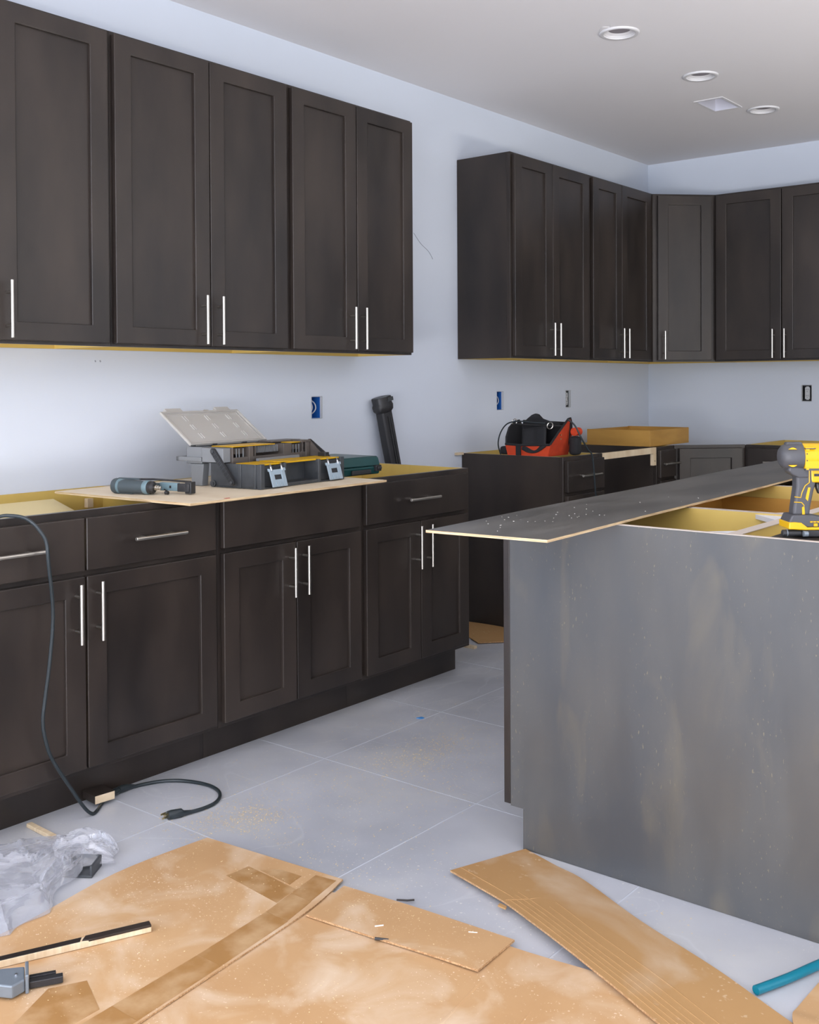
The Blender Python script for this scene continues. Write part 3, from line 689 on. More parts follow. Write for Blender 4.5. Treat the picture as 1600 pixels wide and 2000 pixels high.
# ------------------------------------------------------------------ wall outlets
def outlet(name, label, fn, mbox, mdev, w, h, wires=False, duplex=False):
    """fn maps local (x right, y depth into wall, z up) centred on the hole"""
    t = thing(name, label, 'outlet', (0,0,0), 0)
    b = MB(); d = .05; th = .003; lip = .013
    b2 = MB(); b2.box(-w/2-.001, -w/2+.0012, 0, lip, -h/2, h/2, xf=fn); b2.box(w/2-.0012, w/2+.001, 0, lip, -h/2, h/2, xf=fn); b2.box(-w/2, w/2, 0, lip, -h/2-.001, -h/2+.0012, xf=fn); b2.box(-w/2, w/2, 0, lip, h/2-.0012, h/2+.001, xf=fn); b2.build('plaster_edge', 'device', t)
    fn0 = fn; fn = lambda v: fn0(Vector((v.x, v.y+lip+.0003, v.z)))
    b.box(-w/2+.001, w/2-.001, d-th, d, -h/2+.001, h/2-.001, xf=fn)
    b.box(-w/2+.001, -w/2+th+.001, .0, d-th, -h/2+.001, h/2-.001, xf=fn); b.box(w/2-th-.001, w/2-.001, .0, d-th, -h/2+.001, h/2-.001, xf=fn)
    b.box(-w/2+th, w/2-th, .0, d-th, -h/2+.001, -h/2+th, xf=fn); b.box(-w/2+th, w/2-th, 0, d-th, h/2-th, h/2-.001, xf=fn)
    b.build('box', mbox, t)
    if wires:
        MB().box(-w/2+.006, -w/2+.024, .020, .046, -h*.42, h*.42, xf=fn).build('wire_bundle', 'black', t, bevel=.004)
        for s in (0, 1):
            MB().tube([fn(Vector(v)) for v in catmull([(-.006-s*.012, .035, -h*.40), (-.012+.020*(1-s), .014, -h*.2), (-.008+.022*(1-s), .008, 0), (-.012+.02*(1-s), .014, h*.22), (-.006-s*.012, .035, h*.40)], 5)], .0028, 8).build('wire', mdev, t, smooth=True)
    if duplex:
        dv = MB()
        for s in (-1, 1):
            poly = [(.014*math.cos(a)*(1 if abs(math.cos(a)) < .9 else .95), s*.0195+.0165*math.sin(a)) for a in [2*PI*k/20 for k in range(20)]]
            dv.prism(poly, -.004, .006, axis='y', xf=fn)
        dv.box(-.015, .015, .0, .012, -.036, .036, xf=fn); dv.box(-.008, .008, .004, .007, -.048, .048, xf=fn)
        dvo = dv.build('receptacle', mdev, t, bevel=.0005)
        sl = MB()
        for s in (-1, 1):
            for x in (-.005, .005): sl.box(x-.001, x+.001, -.0047, -.0038, s*.0195-.001, s*.0195+.008, xf=fn)
            sl.tube([fn(Vector((0, -.0047, s*.0195-.008))), fn(Vector((0, -.0038, s*.0195-.008)))], .0022, 8)
        sl.build('slot', 'black', dvo)
        ya = MB()
        for s in (-1, 1): ya.box(-w/2+.004, w/2-.004, .003, .0045, s*h*.44-.003, s*h*.44+.003, xf=fn)
        ya.build('yoke', 'black', t)
    return t
Lf = lambda yc, zc: (lambda v: Vector((-v.y, yc+v.x, zc+v.z)))
outlet('outlet_box', 'open blue outlet box with white wires right of the open tool box', Lf(3.406, 1.1355), 'blue', 'device', .068, .097, wires=True)
outlet('outlet_box', 'open blue outlet box on the wall left above the red tool bag', Lf(4.8475, 1.1435), 'blue', 'device', .065, .101, wires=True)
outlet('wall_outlet', 'grey uncovered wall receptacle right above the red tool bag', Lf(5.575, 1.1435), 'boxgrey', 'device', .060, .101, duplex=True)
outlet('wall_outlet', 'white receptacle in a dark box on the far back wall, without cover plate', lambda v: Vector((1.0595+v.x, YB+v.y, 1.168+v.z)), 'black', 'device', .061, .100, duplex=True)
# raw edge of plasterboard around the left outlet
# ------------------------------------------------------------------ ceiling fittings
LL = ['round white recessed ceiling light nearest the camera, largest of the three', 'round white recessed ceiling light in the middle of the three', 'round white recessed ceiling light farthest away, beside the square vent hole']
for (x, y), lb in zip(LAMPS, LL):
    t = thing('ceiling_light', lb, 'ceiling light', (x, y, ZC), 0, 'recessed lights in the kitchen ceiling')
    MB().lathe([(-.0015, .0845), (-.005, .083), (-.008, .078), (-.006, .066), (-.002, .0645), (-.0003, .066), (-.0003, .0845), (-.0015, .0845)], (0,0,0), 'z', 40, cap=False).build('trim_ring', 'trimw', t, smooth=True, angle=60)
    b = MB().lathe([(-.002, .0648), (.004, .0625), (.011, .050), (.012, .046)], (0,0,0), 'z', 40, cap=False)
    b.build('baffle', 'trimw', t, smooth=True, solid=.001)
    MB().lathe([(.0115, .0475), (.014, .0475)], (0,0,0), 'z', 32).build('lamp_lens', 'lens', t)
t = thing('vent_opening', 'square uncovered air duct hole in the ceiling, no grille fitted', 'vent', ((VENT[0]+VENT[1])/2, (VENT[2]+VENT[3])/2, ZC))
w, h = (VENT[1]-VENT[0])/2, (VENT[3]-VENT[2])/2
b = MB()
for q in ((-w, -w+.002, -h, h), (w-.002, w, -h, h), (-w, w, -h, -h+.002), (-w, w, h-.002, h)): b.box(q[0], q[1], q[2], q[3], -.003, .18)
b.box(-w, w, -h, h, .18, .182); b.build('duct', 'duct', t)
b = MB()
for q in ((-w-.012, -w, -h-.012, h+.012), (w, w+.016, -h-.012, h+.012), (-w, w, -h-.012, -h), (-w, w, h, h+.012)): b.box(q[0], q[1], q[2], q[3], -.004, .0)
b.build('duct_flange', 'trimw', t, bevel=.001)
MB().tube(catmull([(1.08, 4.0, ZC-.0005), (1.125, 3.95, ZC-.0008), (1.15, 3.965, ZC-.0005), (1.17, 3.935, ZC-.0005)]), .0015, 5).build('plaster_ridge', 'trimw', bpy.data.objects['ceiling'])

# ------------------------------------------------------------------ tool bag
Bg = thing('tool_bag', 'open orange-red and black tool bag on the far narrow drawer cabinet', 'bag', (0, 0, .8768), 0)
x0, x1, y0, y1 = .282, .515, 4.500, 4.690
fl_ = lambda z: z*.30
def quadwall(b, pts, mi=0): b.face([b.bm.verts.new(p) for p in pts], mi)
b = MB()
quadwall(b, [(x0, y0, 0), (x1, y0, 0), (x1+.022, y0-.006, .058), (x0-.012, y0-.006, .055)])
b.build('front_wall', 'redfab', Bg, solid=.006)
b = MB()
prof = [(y0, 0), (y0-.006, .058), (y0+.012, .080), (y0+.040, .112), (y0+.085, .160), (y0+.105, .182), (y0+.125, .186), (y0+.145, .165), (y1-.01, .10), (y1, 0)]
b.face([b.bm.verts.new((x1+fl_(z), y, z)) for y, z in prof])
b.build('end_wall', 'redfab', Bg, solid=.006)
b = MB(); b.tube([(x1+fl_(z), y, z) for y, z in prof[1:-1]], .0055, 8); b.build('end_binding', 'fabric', Bg)
b = MB(); prof2 = [(y0-.006, .052), (y0, .09), (y0+.03, .135), (y0+.085, .165), (y0+.125, .170), (y1-.01, .10), (y1, 0), (y0, 0)]
b.face([b.bm.verts.new((x0-fl_(z)*.25, y, z)) for y, z in prof2]); b.build('end_wall', 'fabric', Bg, solid=.006)
b = MB(); b.tube([(x0-fl_(z)*.25-.002, y, z) for y, z in prof2[:6]], .006, 8); b.build('end_binding', 'fabric', Bg)
b = MB(); quadwall(b, [(x0, y1, 0), (x1, y1, 0), (x1+.06, y0+.130, .165), (x0+.01, y0+.125, .172)]); b.build('back_wall', 'fabric', Bg, solid=.008)
b = MB(); quadwall(b, [(x0, y0, .004), (x1, y0, .004), (x1, y1, .004), (x0, y1, .004)]); b.build('base', 'fabric', Bg, solid=.006)
b = MB(); b.tube([(x0-.01, y0-.008, .055), (x0+.08, y0-.010, .052), (x1-.04, y0-.010, .056), (x1+.02, y0-.008, .058)], .006, 8); b.build('mouth_binding', 'fabric', Bg)
b = MB(); b.tube([(x0, y0+.05, .155), (x0+.1, y0+.05, .150), (x1+.04, y0+.09, .148)], .004, 8); b.build('mouth_rod', 'black', Bg)
# fold of black cloth spilling over the front, pocket flap
b = MB(); b.grid(lambda u, v: (x0+.07+.14*u+.02*v, y0-.012-.004*math.sin(u*9)+(.04*(1-v)), .03+.10*(1-v)**1.2-.025*math.sin(u*3.1)*v+.02*u), 12, 8); b.build('cloth_fold', 'fabric', Bg, solid=.006, smooth=True)
b = MB(); b.box(x0+.055, x0+.085, y0-.015, y0-.010, .0, .055); b.box(x1-.03, x1-.022, y0-.014, y0-.009, .035, .055); b.build('strap', 'fabric', Bg, bevel=.002)
# hump handle behind
b = MB(); b.prism([(x0+.015, .150), (x0+.045, .178), (x0+.075, .200), (x0+.095, .207), (x0+.112, .203), (x0+.135, .182), (x0+.18, .168), (x0+.24, .160), (x0+.24, .140), (x0+.02, .130)], y0+.105, y0+.120, axis='y'); b.build('carry_handle', 'fabric', Bg, smooth=True)
def ring(c, r, nrm_y=True):
    return [(c[0]+r*math.cos(2*PI*k/20), c[1]+r*.3*math.sin(2*PI*k/20), c[2]+r*math.sin(2*PI*k/20)) for k in range(21)]
b = MB(); b.tube(ring((x1-.01, y0+.04, .150), .016), .0024, 6); b.build('ring', 'nickel', Bg)
b = MB(); b.tube(ring((x0+.0, y0+.06, .165), .014), .0024, 6); b.build('ring', 'nickel', Bg)
b = MB(); b.lathe([(-.028, .016), (-.024, .021), (.024, .021), (.028, .016)], (x1+.070, y1-.03, .118), 'y', 16); b.build('side_roll', 'redfab', Bg, smooth=True)
b = MB(); b.box(x1+.035, x1+.085, y1-.055, y1+.005, .0, .095); b.build('side_pocket', 'fabric', Bg, bevel=.018, seg=3)
b = MB(); b.box(x0-.055, x0-.008, y0+.0, y0+.06, .0, .042); b.build('side_pocket', 'fabric', Bg, bevel=.014, seg=3)
b = MB()
for c in ((x1+.035, y0+.060, .085), (x1+.040, y0+.055, .105)): b.lathe([(-.001, .004), (.003, .004)], (c[0]+.003, c[1], c[2]), 'x', 10)
b.build('rivet', 'brass', Bg)
# cables of the bag
tag(MB().tube(catmull([(.225, 4.52, .872), (.222, 4.50, .93), (.245, 4.49, .99), (.29, 4.485, 1.035), (.36, 4.485, 1.048), (.44, 4.49, 1.043), (.50, 4.50, 1.040)]), .0035, 8).build('black_cable', 'rubber', smooth=True), 'thin black cable looping out of the left side of the red tool bag', 'cable')
tag(MB().tube(catmull([(.585, 4.575, 1.058), (.618, 4.585, 1.03), (.645, 4.60, .97), (.660, 4.64, .91), (.668, 4.668, .88), (.672, 4.680, .80), (.674, 4.690, .70), (.672, 4.71, .62), (.668, 4.70, .45), (.668, 4.68, .2), (.69, 4.66, .006)]), .0042, 8).build('black_cable', 'rubber', smooth=True), 'thin black cable hanging from the red tool bag down over the drawer fronts', 'cable')
# ------------------------------------------------------------------ loose drawer box on the far corner
t = thing('wooden_drawer', 'shallow amber wooden drawer box standing on the far corner cabinets', 'drawer', (.17, 5.50, .8772), 0)
dx, dy, dh = .398, .52, .092
for q in ((0, dx, 0, .013), (0, dx, dy-.013, dy)): MB().box(*q, 0, dh).build('drawer_end', 'orange', t, bevel=.001)
for q in ((0, .013, .0135, dy-.0135), (dx-.013, dx, .0135, dy-.0135)): MB().box(*q, 0, dh-.002).build('drawer_side', 'orange', t, bevel=.001)
MB().box(.0135, dx-.0135, .0135, dy-.0135, .008, .014).build('drawer_bottom', 'orange', t)

# ------------------------------------------------------------------ cordless drill
Dr = thing('cordless_drill', 'yellow and dark grey cordless impact driver standing upright on the island', 'drill', (2.437, 2.432, IZ+.0024), math.atan2(.6285, .7778))
zc = .180
b = MB(); b.lathe([(-.034, .010), (-.032, .018), (-.025, .0265), (-.012, .0305), (.016, .0312), (.0165, .029)], (0,0,zc), 'x', 32, squash=(.95, 1)); b.build('motor_cap', 'dkgrey', Dr, smooth=True)
b = MB(); b.box(-.020, .018, -.010, .010, zc+.024, zc+.0335); b.prism([(-.019, .149), (-.010, .140), (.006, .132), (.030, .132), (.03, .155), (-.015, .160)], -.019, .019, axis='y'); b.build('cap_shoulder', 'dkgrey', Dr, bevel=.005, seg=3)
b = MB(); b.lathe([(.0168, .029), (.017, .0300), (.060, .0300), (.085, .0290), (.105, .0265), (.112, .024)], (0,0,zc), 'x', 32, squash=(.95, 1)); b.box(.017, .075, -.027, .027, zc-.027, zc+.002)
b.build('motor_housing', 'yellow', Dr, bevel=.003, smooth=True)
b = MB(); b.lathe([(.1125, .0235), (.125, .022), (.150, .017), (.153, .012)], (0,0,zc), 'x', 28); b.build('nose_cone', 'dkgrey', Dr, smooth=True)
b = MB(); b.lathe([(.1535, .009), (.166, .009), (.170, .007)], (0,0,zc), 'x', 20); b.build('chuck', 'steel', Dr, smooth=True)
# yellow eyes on the cap, vents
for zz, s in ((zc+.0175, 1), (zc-.0175, -1)):
    poly = [(-.020+.020*k/10, 0) for k in range(11)] + [(-.020*k/10, .0045*s*math.sin(PI*k/10)) for k in range(1, 10)]
    MB().prism([(a-.001, zz+c) for a, c in poly], -.0272, -.0235, axis='y').build('cap_accent', 'yellow', Dr, bevel=.0004)
b = MB(); b.box(.016, .036, -.0295, .0, zc+.0205, zc+.0225); b.box(.018, .024, -.030, -.024, zc-.028, zc-.024); b.box(.018, .026, -.028, -.02, zc+.015, zc+.019); b.build('accent_line', 'yellow', Dr)
b = MB(); b.box(.017, .040, -.0288, -.02, zc+.0185, zc+.0205); b.box(.017, .052, -.0290, -.02, zc-.0300, zc-.0255); b.tube([(.052, -.0285, zc+.028), (.062, -.029, zc+.018)], .0022, 6)
for z_ in (-.009, .006): b.box(.0195, .0215, -.0293, -.0283, zc+z_, zc+z_+.003)
b.build('housing_vent', 'dkgrey', Dr)
# handle
hp = [(-.003, .150), (.001, .130), (.001, .112), (-.002, .090), (-.006, .062), (-.007, .046), (.031, .046), (.034, .070), (.040, .100), (.046, .125), (.060, .135), (.062, .155), (.02, .165)]
MB().prism(hp, -.0165, .0165, axis='y').build('handle', 'dkgrey', Dr, bevel=.006, seg=3)
MB().prism([(.033, .153), (.045, .153), (.064, .148), (.064, .128), (.058, .122), (.036, .122), (.034, .128)], -.0182, .0182, axis='y').build('trigger_housing', 'yellow', Dr, bevel=.003)
MB().prism([(.049, .120), (.063, .118), (.060, .100), (.056, .094), (.0505, .108)], -.0075, .0075, axis='y').build('trigger', 'black', Dr, bevel=.003)
b = MB()
b.tube([(.0295, -.0172, .150), (.0295, -.0172, .122), (.020, -.0172, .115), (.013, -.0172, .100), (.010, -.0172, .088), (-.004, -.0172, .090)], .0011, 6)
b.tube([(-.005, -.0172, .078), (.012, -.0172, .077), (.018, -.0172, .070)], .0011, 6)
b.prism([(.027, .111), (.032, .111), (.026, .080), (.021, .086), (.023, .096)], -.0178, -.016, axis='y'); b.prism([(.013, .066), (.018, .069), (.0195, .048), (.0135, .048)], -.0178, -.016, axis='y')
b.build('grip_accent', 'yellow', Dr)
b = MB(); b.box(.040, .052, -.0192, -.0182, .136, .142); b.build('direction_switch', 'black', Dr)
# battery
MB().prism([(-.014, .050), (.030, .050), (.060, .044), (.108, .036), (.108, .022), (-.020, .022), (-.020, .036)], -.030, .030, axis='y').build('battery_mount', 'dkgrey', Dr, bevel=.004, seg=3)
MB().prism([(-.022, .034), (-.010, .0345), (.006, .033), (.014, .027), (.020, .0225), (.108, .0245), (.108, .017), (.015, .0165), (-.022, .0185)], -.0335, .0335, axis='y').build('battery_shell', 'yellow', Dr, bevel=.002)
b = MB(); b.box(.026, .070, -.0338, -.0302, .0335, .0365); b.box(.034, .042, -.0338, -.0302, .025, .0315); b.build('battery_label', 'yellow', Dr)
b = MB()
for k in range(5): b.box(.030+k*.008, .033+k*.008, -.0343, -.0337, .0343, .0357)
b.build('gauge_mark', 'black', Dr)
MB().box(.010, .105, -.0300, .030, .0, .0165).build('battery_base', 'black', Dr, bevel=.003)
b = MB(); b.lathe([(-.034, .004), (-.032, .0075), (-.024, .0080), (.006, .0080), (.0095, .0075)], (0, -.018, .0082), 'x', 16); b.build('belt_clip', 'black', Dr, smooth=True)
b = MB(); b.lathe([(-.023, .0084), (-.021, .0084)], (0, -.018, .0086), 'x', 16); b.lathe([(.010, .0068), (.020, .0062), (.021, .004)], (0, -.034, .0082), 'x', 14); b.build('clip_collar', 'metalgrey', Dr, smooth=True)

# ------------------------------------------------------------------ cords on the left
Cd = thing('extension_cord', 'black power cord draped over the far-left cabinet down to the floor', 'cord', (0,0,0), 0)
pts = [(.50, 1.46, .80), (.56, 1.51, .865), (.60, 1.544, .883), (.622, 1.563, .885), (.650, 1.583, .880), (.672, 1.597, .866), (.684, 1.613, .842), (.692, 1.626, .811), (.694, 1.631, .755), (.674, 1.656, .607), (.666, 1.648, .466), (.661, 1.638, .382), (.660, 1.630, .313), (.661, 1.639, .254), (.661, 1.659, .199), (.652, 1.722, .099), (.650, 1.766, .031), (.652, 1.79, .007), (.640, 1.815, .006), (.615, 1.845, .006), (.590, 1.875, .006)]
MB().tube(catmull(pts, 6), .0050, 10).build('cable', 'rubber', Cd, smooth=True)
MB().tube([(.598, 1.868, .010), (.580, 1.905, .011), (.574, 1.925, .012), (.573, 1.935, .012)], [.0065, .011, .0125, .011], 12, flat=.8).build('socket', 'rubber', Cd, smooth=True)
Pc = thing('plug_cord', 'short black plug cord curled on the grey tiles in a loop', 'cord', (0,0,0), 0)
MB().tube([(.573, 1.937, .012), (.571, 1.955, .012), (.571, 1.975, .010), (.574, 1.995, .007)], [.0105, .0115, .009, .0055], 12).build('socket', 'rubber', Pc, smooth=True)
MB().tube(catmull([(.574, 1.993, .0065), (.583, 2.03, .006), (.605, 2.075, .006), (.645, 2.112, .006), (.700, 2.135, .006), (.755, 2.142, .006), (.805, 2.130, .006), (.845, 2.100, .006), (.868, 2.060, .006), (.872, 2.015, .006), (.866, 1.972, .007)]), .0052, 10).build('cable', 'rubber', Pc, smooth=True)
MB().tube([(.866, 1.974, .007), (.860, 1.952, .009), (.858, 1.945, .0115), (.848, 1.918, .0125), (.845, 1.908, .0125)], [.0055, .008, .0125, .013, .0125], 14).build('plug', 'rubber', Pc, smooth=True)
b = MB()
for a, z in ((-.006, .017), (.006, .017), (0, .007)): b.box(.8405+a-.0008, .8405+a+.0012, 1.891, 1.909, z-.0025, z+.0025)
b.build('prong', 'brass', Pc)
# timber offcut resting on the cord
def obox(name, label, cat, c, L, w, h, ang, m, tilt=0, mats=None, fm=None, bevel=.001):
    b = MB().box(-L/2, L/2, -w/2, w/2, 0, h)
    b.bm.normal_update(); bmesh.ops.recalc_face_normals(b.bm, faces=b.bm.faces)
    if fm:
        for f in b.bm.faces: f.material_index = fm(f.normal)
    o = b.build(name, mats or m, None, bevel=bevel, loc=c, rot=(tilt, 0, ang)); return tag(o, label, cat)
obox('wood_block', 'short dark-faced timber offcut with pale cut end, on the floor by the black cord', 'wood block', (.580, 1.862, .0118), .074, .064, .024, math.radians(-6), None, mats=['wood', 'raw'], fm=lambda n: 1 if abs(n.x) > .5 else 0)
obox('wood_sliver', 'short pale wood sliver on the tiles beside the crumpled plastic bag', 'wood offcut', (.640, 1.634, .0005), .130, .016, .011, math.radians(-2), 'raw')

# ------------------------------------------------------------------ cardboard on the floor
def ruled(name, label, left, right, th, m, nsub=6, parent=None, cat='cardboard', wav=0, cross=8):
    """strip between two 3D polylines of equal length"""
    l = catmull(left, nsub); r = catmull(right, nsub); b = MB(); n = len(l)
    def P(i, j, dz):
        t = j/cross; p = l[i].lerp(r[i], t); return (p.x, p.y, p.z+dz+wav*(.5+.5*math.sin(p.x*19+p.y*13)*math.sin(p.y*23-p.x*7)))
    top = [[b.bm.verts.new(P(i, j, th)) for j in range(cross+1)] for i in range(n)]
    bot = [[b.bm.verts.new(P(i, j, 0)) for j in range(cross+1)] for i in range(n)]
    for i in range(n-1):
        for j in range(cross):
            b.face([top[i][j], top[i+1][j], top[i+1][j+1], top[i][j+1]]); b.face([bot[i][j], bot[i][j+1], bot[i+1][j+1], bot[i+1][j]])
        b.face([top[i][0], bot[i][0], bot[i+1][0], top[i+1][0]], 1); b.face([top[i][cross], top[i+1][cross], bot[i+1][cross], bot[i][cross]], 1)
    for j in range(cross):
        b.face([top[0][j], top[0][j+1], bot[0][j+1], bot[0][j]], 1); b.face([top[-1][j], bot[-1][j], bot[-1][j+1], top[-1][j+1]], 1)
    o = b.build(name, [m, 'cardedge'], parent, smooth=True, angle=50)
    return tag(o, label, cat) if label else o
M['cardedge'] = mat('corrugated_edge', lin(.36,.20,.09), .85, col2=lin(.52,.33,.17), nscale=220, contrast=(.45,.55))
# large lower sheet
ruled('cardboard_sheet', 'widest dusty cardboard sheet at the bottom centre, under the narrow flap', [(1.30, .80, .0008), (1.32, 1.2, .0008), (1.36, 1.6, .0008), (1.40, 1.86, .0008)], [(2.75, .86, .0008), (2.68, 1.3, .0010), (2.56, 1.66, .002), (2.300, 1.958, .0085)], .0035, 'card', wav=.002, cross=14)
# left sheet on top of it
cs = ruled('cardboard_sheet', 'dusty cardboard sheet on the left with darker tape bands, reaching the plastic bag', [(1.04, .85, .0066), (1.075, 1.25, .0066), (1.025, 1.6, .0066), (1.043, 1.884, .0066)], [(1.640, .85, .0066), (1.591, 1.26, .0066), (1.543, 1.745, .0066), (1.498, 1.932, .0066)], .0035, 'card', wav=0)
def tp(poly, z): return MB().prism(poly, z, z+.0004).build('packing_tape', 'tape', cs)
tp([(1.520, 1.0), (1.605, 1.0), (1.585, 1.25), (1.505, 1.25)], .0102)
tp([(1.505, 1.2503), (1.585, 1.2503), (1.563, 1.48), (1.490, 1.48)], .0102)
tp([(1.490, 1.4803), (1.563, 1.4803), (1.540, 1.70), (1.468, 1.70)], .0102)
tp([(1.468, 1.7003), (1.538, 1.7003), (1.517, 1.80), (1.449, 1.80)], .0102)
tp([(1.449, 1.8003), (1.515, 1.8003), (1.490, 1.915), (1.430, 1.905)], .0102)
tp([(1.255, 1.765), (1.262, 1.835), (1.4435, 1.822), (1.457, 1.745)], .0102)
tp([(1.30, 1.838), (1.335, 1.872), (1.405, 1.880), (1.415, 1.829)], .0102)
tp([(1.352, 1.205), (1.388, 1.272), (1.495, 1.228), (1.500, 1.10), (1.43, 1.05)], .0102)
# narrow flap on top of the wide sheet
ruled('cardboard_flap', 'narrow dusty cardboard strip right of the taped sheet, lying along its upper edge', [(1.553, 1.746, .0078), (1.70, 1.761, .0085), (1.86, 1.781, .0100), (2.003, 1.796, .0120)], [(1.525, 1.906, .0070), (1.68, 1.924, .0078), (1.83, 1.936, .0090), (1.996, 1.945, .0110)], .0045, 'card', wav=.001)
# long bent strip from the island corner
fs = ruled('cardboard_strip', 'long clean bent cardboard strip running from the island corner to bottom right', [(1.683, 2.128, .0100), (1.78, 2.100, .0125), (1.887, 2.068, .0150), (1.99, 2.022, .020), (2.101, 1.974, .022), (2.262, 1.905, .020), (2.386, 1.852, .016), (2.60, 1.765, .012)], [(1.753, 2.366, .0015), (1.80, 2.352, .0015), (1.870, 2.330, .002), (1.965, 2.303, .003), (2.166, 2.207, .003), (2.384, 2.122, .003), (2.564, 2.036, .003), (2.76, 1.95, .003)], .0045, 'cardclean')
SL = [(1.683, 2.128, .0100), (1.78, 2.100, .0125), (1.887, 2.068, .0150), (1.99, 2.022, .020), (2.101, 1.974, .022), (2.262, 1.905, .020), (2.386, 1.852, .016), (2.60, 1.765, .012)]
SR = [(1.753, 2.366, .0015), (1.80, 2.352, .0015), (1.870, 2.330, .002), (1.965, 2.303, .003), (2.166, 2.207, .003), (2.384, 2.122, .003), (2.564, 2.036, .003), (2.76, 1.95, .003)]
for tt, i0 in ((.07, 2), (.13, 0), (.19, 2), (.25, 2), (.33, 3), (.44, 3)):
    cl_, cr_ = catmull(SL, 6), catmull(SR, 6)
    MB().tube([p.lerp(q, tt)+Vector((0,0,.0045)) for p, q in list(zip(cl_, cr_))[i0*6:]], .0010, 5).build('crease', 'cardclean', fs)
# crease ridge where the strip bends
MB().tube([(1.885, 2.075, .0205), (1.92, 2.115, .0180), (1.955, 2.170, .0145)], .0016, 6, flat=.6).build('crease', 'cardclean', fs)
MB().prism([(1.878, 2.062), (1.900, 2.058), (1.903, 2.048), (1.880, 2.050)], .013, .0165).build('torn_tab', 'cardclean', fs)
ruled('cardboard_sheet', 'corner of another cardboard sheet at the lower right edge', [(2.566, 2.230, .0005), (2.561, 2.10, .0005), (2.567, 2.048, .0080), (2.60, 1.98, .0085)], [(3.0, 2.30, .0005), (3.0, 2.15, .0005), (3.0, 2.05, .008), (3.0, 1.98, .0085)], .004, 'card')
ruled('cardboard_sheet', 'small piece of cardboard on the floor in the gap behind the island', [(.04, 4.36, .0005), (.16, 4.26, .001), (.36, 4.12, .004)], [(.06, 4.472, .0005), (.25, 4.476, .001), (.62, 4.42, .003)], .004, 'cardclean')
tag(MB().box(.28, .40, 4.03, 4.055, .0005, .012).build('wood_offcut', 'raw'), 'short wood offcut on the floor behind the end of the near cabinets', 'wood offcut')
# creases in the wide sheet
ws = [o for o in bpy.data.objects if o.name == 'cardboard_sheet'][0]
MB().tube(catmull([(2.004, 1.925, .0075), (2.020, 1.80, .006), (2.045, 1.61, .0055), (2.06, 1.40, .005)]), .0042, 6, flat=.45).build('crease', 'card', ws)
MB().tube(catmull([(2.135, 1.90, .0075), (2.16, 1.75, .0065), (2.19, 1.55, .006)]), .0030, 6, flat=.45).build('crease', 'card', ws)

# ------------------------------------------------------------------ hose
tag(MB().tube(catmull([(2.4795, 2.0890, .0115), (2.515, 2.173, .0115), (2.548, 2.265, .0115), (2.575, 2.32, .0115), (2.66, 2.345, .0115), (2.9, 2.34, .0115)]), .0095, 12).build('air_hose', 'teal', smooth=True), 'teal rubber air hose on the tiles, emerging from under the long cardboard strip', 'hose')

# ------------------------------------------------------------------ wooden strip, clamp, nails
St = thing('wood_strip', 'long thin broken wood strip, dark top and pale side, on the taped cardboard', 'wood strip', (1.325, 1.480, .0112), math.atan2(1.190-1.480, 1.196-1.325))
b = MB(); b.box(0, .42, -.010, .010, 0, .014); b.build('raw_wood', 'raw', St, bevel=.0008)
b = MB(); b.prism([(0, -.0105), (.140, -.0105), (.150, .006), (.135, .0105), (0, .0105)], .0112, .0165); b.build('stained_face', 'wood', St, bevel=.0006)
b = MB(); b.prism([(.148, -.0105), (.42, -.0105), (.42, .0075), (.155, .0075)], .0112, .0150); b.build('stained_face', 'wood', St, bevel=.0006)
K = thing('bar_clamp', 'grey metal clamp jaw with dark bar at the bottom left corner', 'clamp', (1.300, 1.168, .0112), math.atan2(.05, .03)+.0)
MB().prism([(-.085, -.030), (-.040, -.030), (-.010, -.048), (.014, -.030), (.014, .022), (-.03, .030), (-.085, .030)], .004, .030).build('jaw', 'metalgrey', K, bevel=.003)
MB().box(.015, .022, -.032, .026, .0, .038).build('jaw_plate', 'metalgrey', K, bevel=.002)
b = MB(); b.box(.0225, .088, -.019, -.003, .002, .016); b.box(.0225, .075, .005, .016, .002, .014); b.box(.0225, .085, -.003, .005, .0, .006); b.build('bar', 'black', K, bevel=.0015)
b = MB(); b.lathe([(.030, .005), (.034, .005)], (-.045, .0, 0), 'z', 14); b.lathe([(.030, .003), (.033, .003)], (-.002, -.008, 0), 'z', 12); b.build('rivet', 'steel', K)
tag(MB().tube([(1.750, 1.760, .0145), (1.775, 1.778, .0135)], [.0035, .0018], 8).build('screw', 'black'), 'dark screw lying at the lower edge of the narrow cardboard strip', 'screw')
tag(MB().tube([(1.672, 1.930, .012), (1.690, 1.948, .009), (1.700, 1.962, .008)], .0022, 7).build('twig', 'wood'), 'thin dark splinter poking from under the narrow cardboard strip', 'splinter')
tag(MB().prism([(.828, 3.062), (.850, 3.066), (.852, 3.082), (.835, 3.086)], .0004, .0022).build('tape_scrap', 'bluetape'), 'tiny scrap of blue tape on the grey floor tiles', 'tape')
for p, a, lb in (((1.722, 1.808), .9, 'small white plastic pin on the left half of the narrow cardboard strip'), ((1.905, 1.915), .5, 'small white plastic pin near the right end of the narrow cardboard strip')):
    dx, dy = .010*math.cos(a), .010*math.sin(a)
    tag(MB().tube([(p[0]-dx, p[1]-dy, .0150), (p[0]+dx, p[1]+dy, .0150)], .0015, 6).build('plastic_pin', 'chipw'), lb, 'pin')

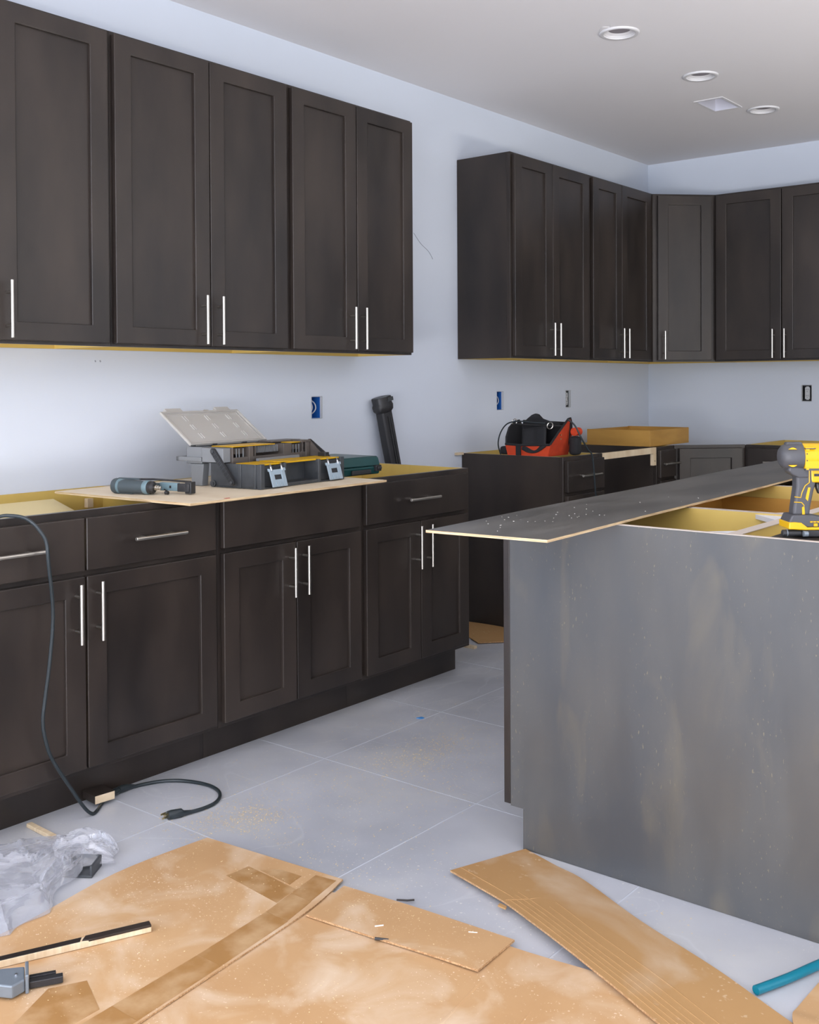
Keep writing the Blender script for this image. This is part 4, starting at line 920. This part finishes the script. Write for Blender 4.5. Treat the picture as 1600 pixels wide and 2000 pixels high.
# ------------------------------------------------------------------ plastic bag and the block beneath it
K2 = thing('drill_block', 'dark grey plastic piece half covered by the crumpled plastic bag', 'tool part', (.925, 1.560, .0006), math.radians(35))
b = MB(); b.box(-.03, .05, -.035, .035, 0, .006); b.box(-.03, .05, .029, .035, .006, .030); b.box(.044, .05, -.035, .029, .006, .030); b.build('shell', 'grey', K2, bevel=.0015)
from mathutils import noise as mn
def bagpt(u, v, layer):
    # outline in the floor plane: from near-left to far-right lobe
    L0 = [(.52, 1.15), (.625, 1.42), (.690, 1.525), (.742, 1.625), (.85, 1.690), (.925, 1.680)]
    R0 = [(1.00, 1.10), (1.095, 1.27), (1.075, 1.38), (.975, 1.47), (.935, 1.57), (.985, 1.640)]
    s = u*(len(L0)-1); i = min(int(s), len(L0)-2); f = s-i; f = f*f*(3-2*f)
    l = Vector(L0[i]).lerp(Vector(L0[i+1]), f); r = Vector(R0[i]).lerp(Vector(R0[i+1]), f); p = l.lerp(r, v)
    q = Vector((u*2.6, v*5.5, layer*3.1))
    n1 = mn.noise(q*.8); n2 = 1-abs(mn.noise(q*1.1+Vector((5, 1+n1*1.2, 0))))*2.2; n3 = 1-abs(mn.noise(Vector((u*9+3*n1, v*17, 4+layer))))*2.4
    edge = min(1, 7*min(v, 1-v)) * min(1, 6*(1-u)+.05)
    h = .013 + edge*((.022 if layer else .006)*(1+n1) + .024*max(0, n2)**3*(1 if layer else .4) + .004*max(0, n3)**2)
    if u < .45 and layer: h += edge*.03*(.45-u)/.45
    w_ = .02*mn.noise(Vector((p.x*11, p.y*11, 9)))
    return (p.x+w_, p.y+w_*.7, h + (.0 if layer else -.0))
b = MB(); b.grid(lambda u, v: bagpt(u, v, 1), 90, 60); b.grid(lambda u, v: (lambda p: (p[0], p[1], p[2]-.0015))(bagpt(u, v, 0)), 60, 40)
tag(b.build('plastic_bag', 'film', noflip=True, smooth=True, angle=28), 'crumpled clear plastic bag on the floor at the lower left', 'plastic bag')

# ------------------------------------------------------------------ sawdust: thousands of grains, one object
sd = MB()
def grain(x, y, z, s):
    a = random.uniform(0, 2*PI); e = random.uniform(.25, .7)
    vs = [sd.bm.verts.new((x+s*math.cos(a+q)*(1 if k % 2 else e), y+s*math.sin(a+q)*(1 if k % 2 else e), z+random.uniform(0, s*.35))) for k, q in enumerate((0, 1.57, 3.14, 4.71))]
    sd.face(vs)
cl = [(1.02, 2.08, .05, .05, 260), (1.00, 2.03, .09, .12, 220), (1.08, 2.71, .08, .09, 330), (1.08, 2.90, .06, .08, 240), (1.20, 2.62, .13, .16, 220), (.95, 2.25, .18, .20, 220), (1.05, 3.0, .20, .25, 260), (.98, 1.95, .07, .05, 160), (1.35, 2.2, .2, .2, 160), (.6, 4.1, .2, .3, 80), (2.2, 2.3, .15, .05, 30), (1.25, 1.97, .2, .06, 120)]
for cx, cy, sx_, sy_, n in cl:
    for k in range(int(n*2.2)):
        x, y = random.gauss(cx, sx_), random.gauss(cy, sy_)
        if x < .57 or (x > 1.60 and y > 2.3): continue
        if y < 1.96 and x > 1.02: continue
        grain(x, y, .0006, random.uniform(.0009, .0034))
def on_card(x0, x1, y0, y1, z, n):
    for k in range(n): grain(random.uniform(x0, x1), random.uniform(y0, y1), z, random.uniform(.0008, .0024))
on_card(1.07, 1.47, 1.15, 1.86, .0125, 420); on_card(1.66, 2.30, 1.25, 1.70, .0080, 300); on_card(1.58, 1.98, 1.78, 1.93, .0150, 150)
tag(sd.build('sawdust', 'chip', noflip=True), 'pale sawdust and wood crumbs scattered over the floor tiles and cardboard', 'sawdust', kind='stuff')
